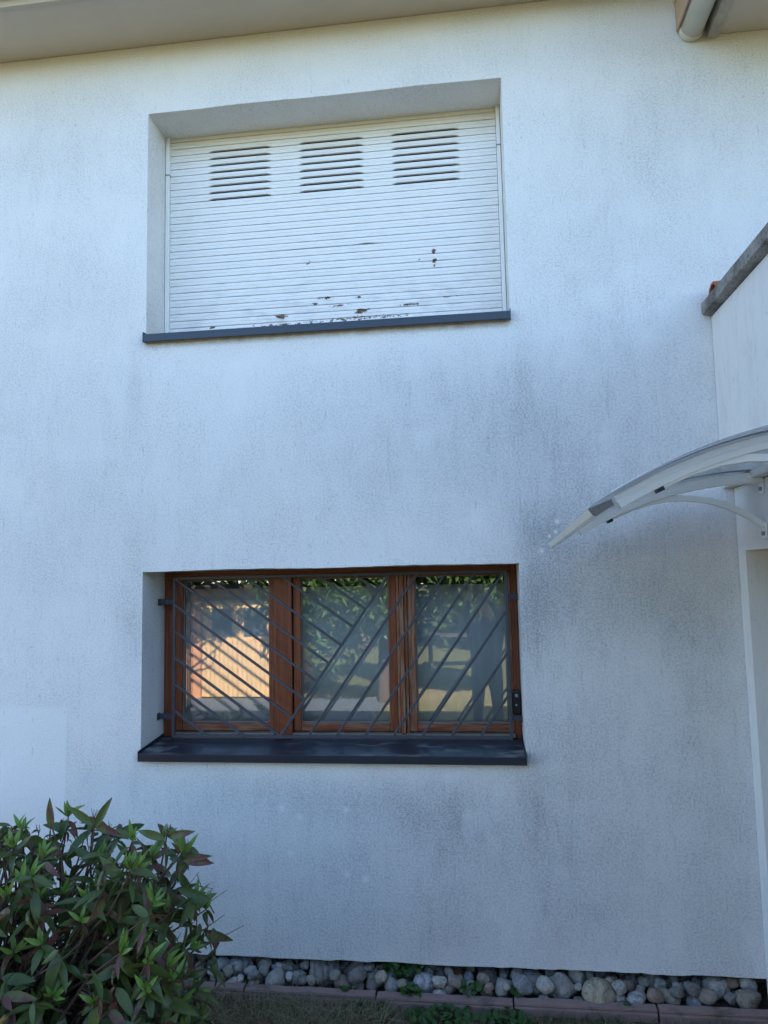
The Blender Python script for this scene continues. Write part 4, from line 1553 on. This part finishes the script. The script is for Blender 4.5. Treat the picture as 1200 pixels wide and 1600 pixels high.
# person taking the picture, phone held above eye level
def person():
    e = empty('person', (1.80, -4.12, 0), 'person in dark blue clothes holding a phone up, reflected in the rightmost pane', 'person')
    P, R, E = [], [], []

    def v(x, y, z, r):
        P.append((1.80 + x, -4.12 + y, z)); R.append(r); return len(P) - 1

    def ch(*ids):
        for a, b in zip(ids, ids[1:]): E.append((a, b))
    pel = v(0, 0, .95, .15)
    sp = v(0, .01, 1.12, .145); chs = v(0, 0, 1.30, .155); nk0 = v(0, 0, 1.45, .085); nk = v(0, .01, 1.51, .055)
    hd = v(0, .02, 1.58, .075); hd2 = v(0, .02, 1.66, .092); hd3 = v(0, .01, 1.735, .06)
    ch(pel, sp, chs, nk0, nk, hd, hd2, hd3)
    for s in (-1, 1):
        hip = v(.095 * s, 0, .86, .095); kn = v(.11 * s, .015, .48, .062); an = v(.115 * s, -.01, .085, .045); to = v(.125 * s, .15, .035, .035)
        ch(pel, hip, kn, an, to)
        sh_ = v(.185 * s, 0, 1.40, .062); el = v(.23 * s, .24, 1.40, .045); wr = v(.10 * s - .075, .40, 1.74, .030); pa = v(.075 * s - .085, .425, 1.80, .030)
        ch(chs, sh_, el, wr, pa)
        for k in range(4):
            b0 = v(.072 * s - .088 - .003 * s * k, .44 + .004 * k, 1.83 + .012 * (k - 1), .0085)
            b1 = v(.050 * s - .09, .462, 1.838 + .018 * (k - 1), .008)
            b2 = v(.028 * s - .09, .447, 1.842 + .018 * (k - 1), .007)
            ch(pa, b0, b1, b2)
        t0 = v(.062 * s - .088, .405, 1.81, .010); t1 = v(.035 * s - .09, .412, 1.825, .0085)
        ch(pa, t0, t1)
    me = bpy.data.meshes.new('body')
    me.from_pydata(P, E, [])
    o = bpy.data.objects.new('body', me)
    COL.objects.link(o)
    sk = o.modifiers.new('skin', 'SKIN')
    lay = me.skin_vertices[0] if me.skin_vertices else None
    if lay is None:
        bm = bmesh.new(); bm.from_mesh(me); bm.verts.layers.skin.verify(); bm.to_mesh(me); bm.free()
        lay = me.skin_vertices[0]
    for i, r in enumerate(R):
        lay.data[i].radius = (r, r)
        lay.data[i].use_root = (i == 0)
    sb = o.modifiers.new('sub', 'SUBSURF'); sb.levels = 1; sb.render_levels = 1
    dg = bpy.context.evaluated_depsgraph_get()
    m2 = bpy.data.meshes.new_from_object(o.evaluated_get(dg))
    bpy.data.objects.remove(o)
    m2.name = 'body'
    m2.materials.clear()
    for m in (MAT['cloth'], MAT['skin']): m2.materials.append(m)
    for p in m2.polygons:
        c = p.center
        p.material_index = 1 if (c.z > 1.49 and c.y < -3.95) or (c.y > -3.745 and c.z > 1.70) else 0
        p.use_smooth = True
    b = link('body', m2, None, e)
    bm = bmesh.new()
    bmesh.ops.create_icosphere(bm, subdivisions=3, radius=1)
    for q in list(bm.verts):
        q.co = Vector((1.80 + q.co.x * .098, -4.115 + q.co.y * .112 - .012, 1.685 + q.co.z * .095))
    bmesh.ops.delete(bm, geom=[q for q in bm.verts if q.co.z < 1.66 and q.co.y > -4.09], context='VERTS')
    from_bm('hair', bm, MAT['hair'], e, smooth=True)
    ph = box('phone', (1.63, 1.79, -3.672, -3.663, 1.795, 1.87), MAT['black_plastic'], None, .003)
    tag(ph, 'black phone held up by the person behind the viewpoint', 'phone')


person()
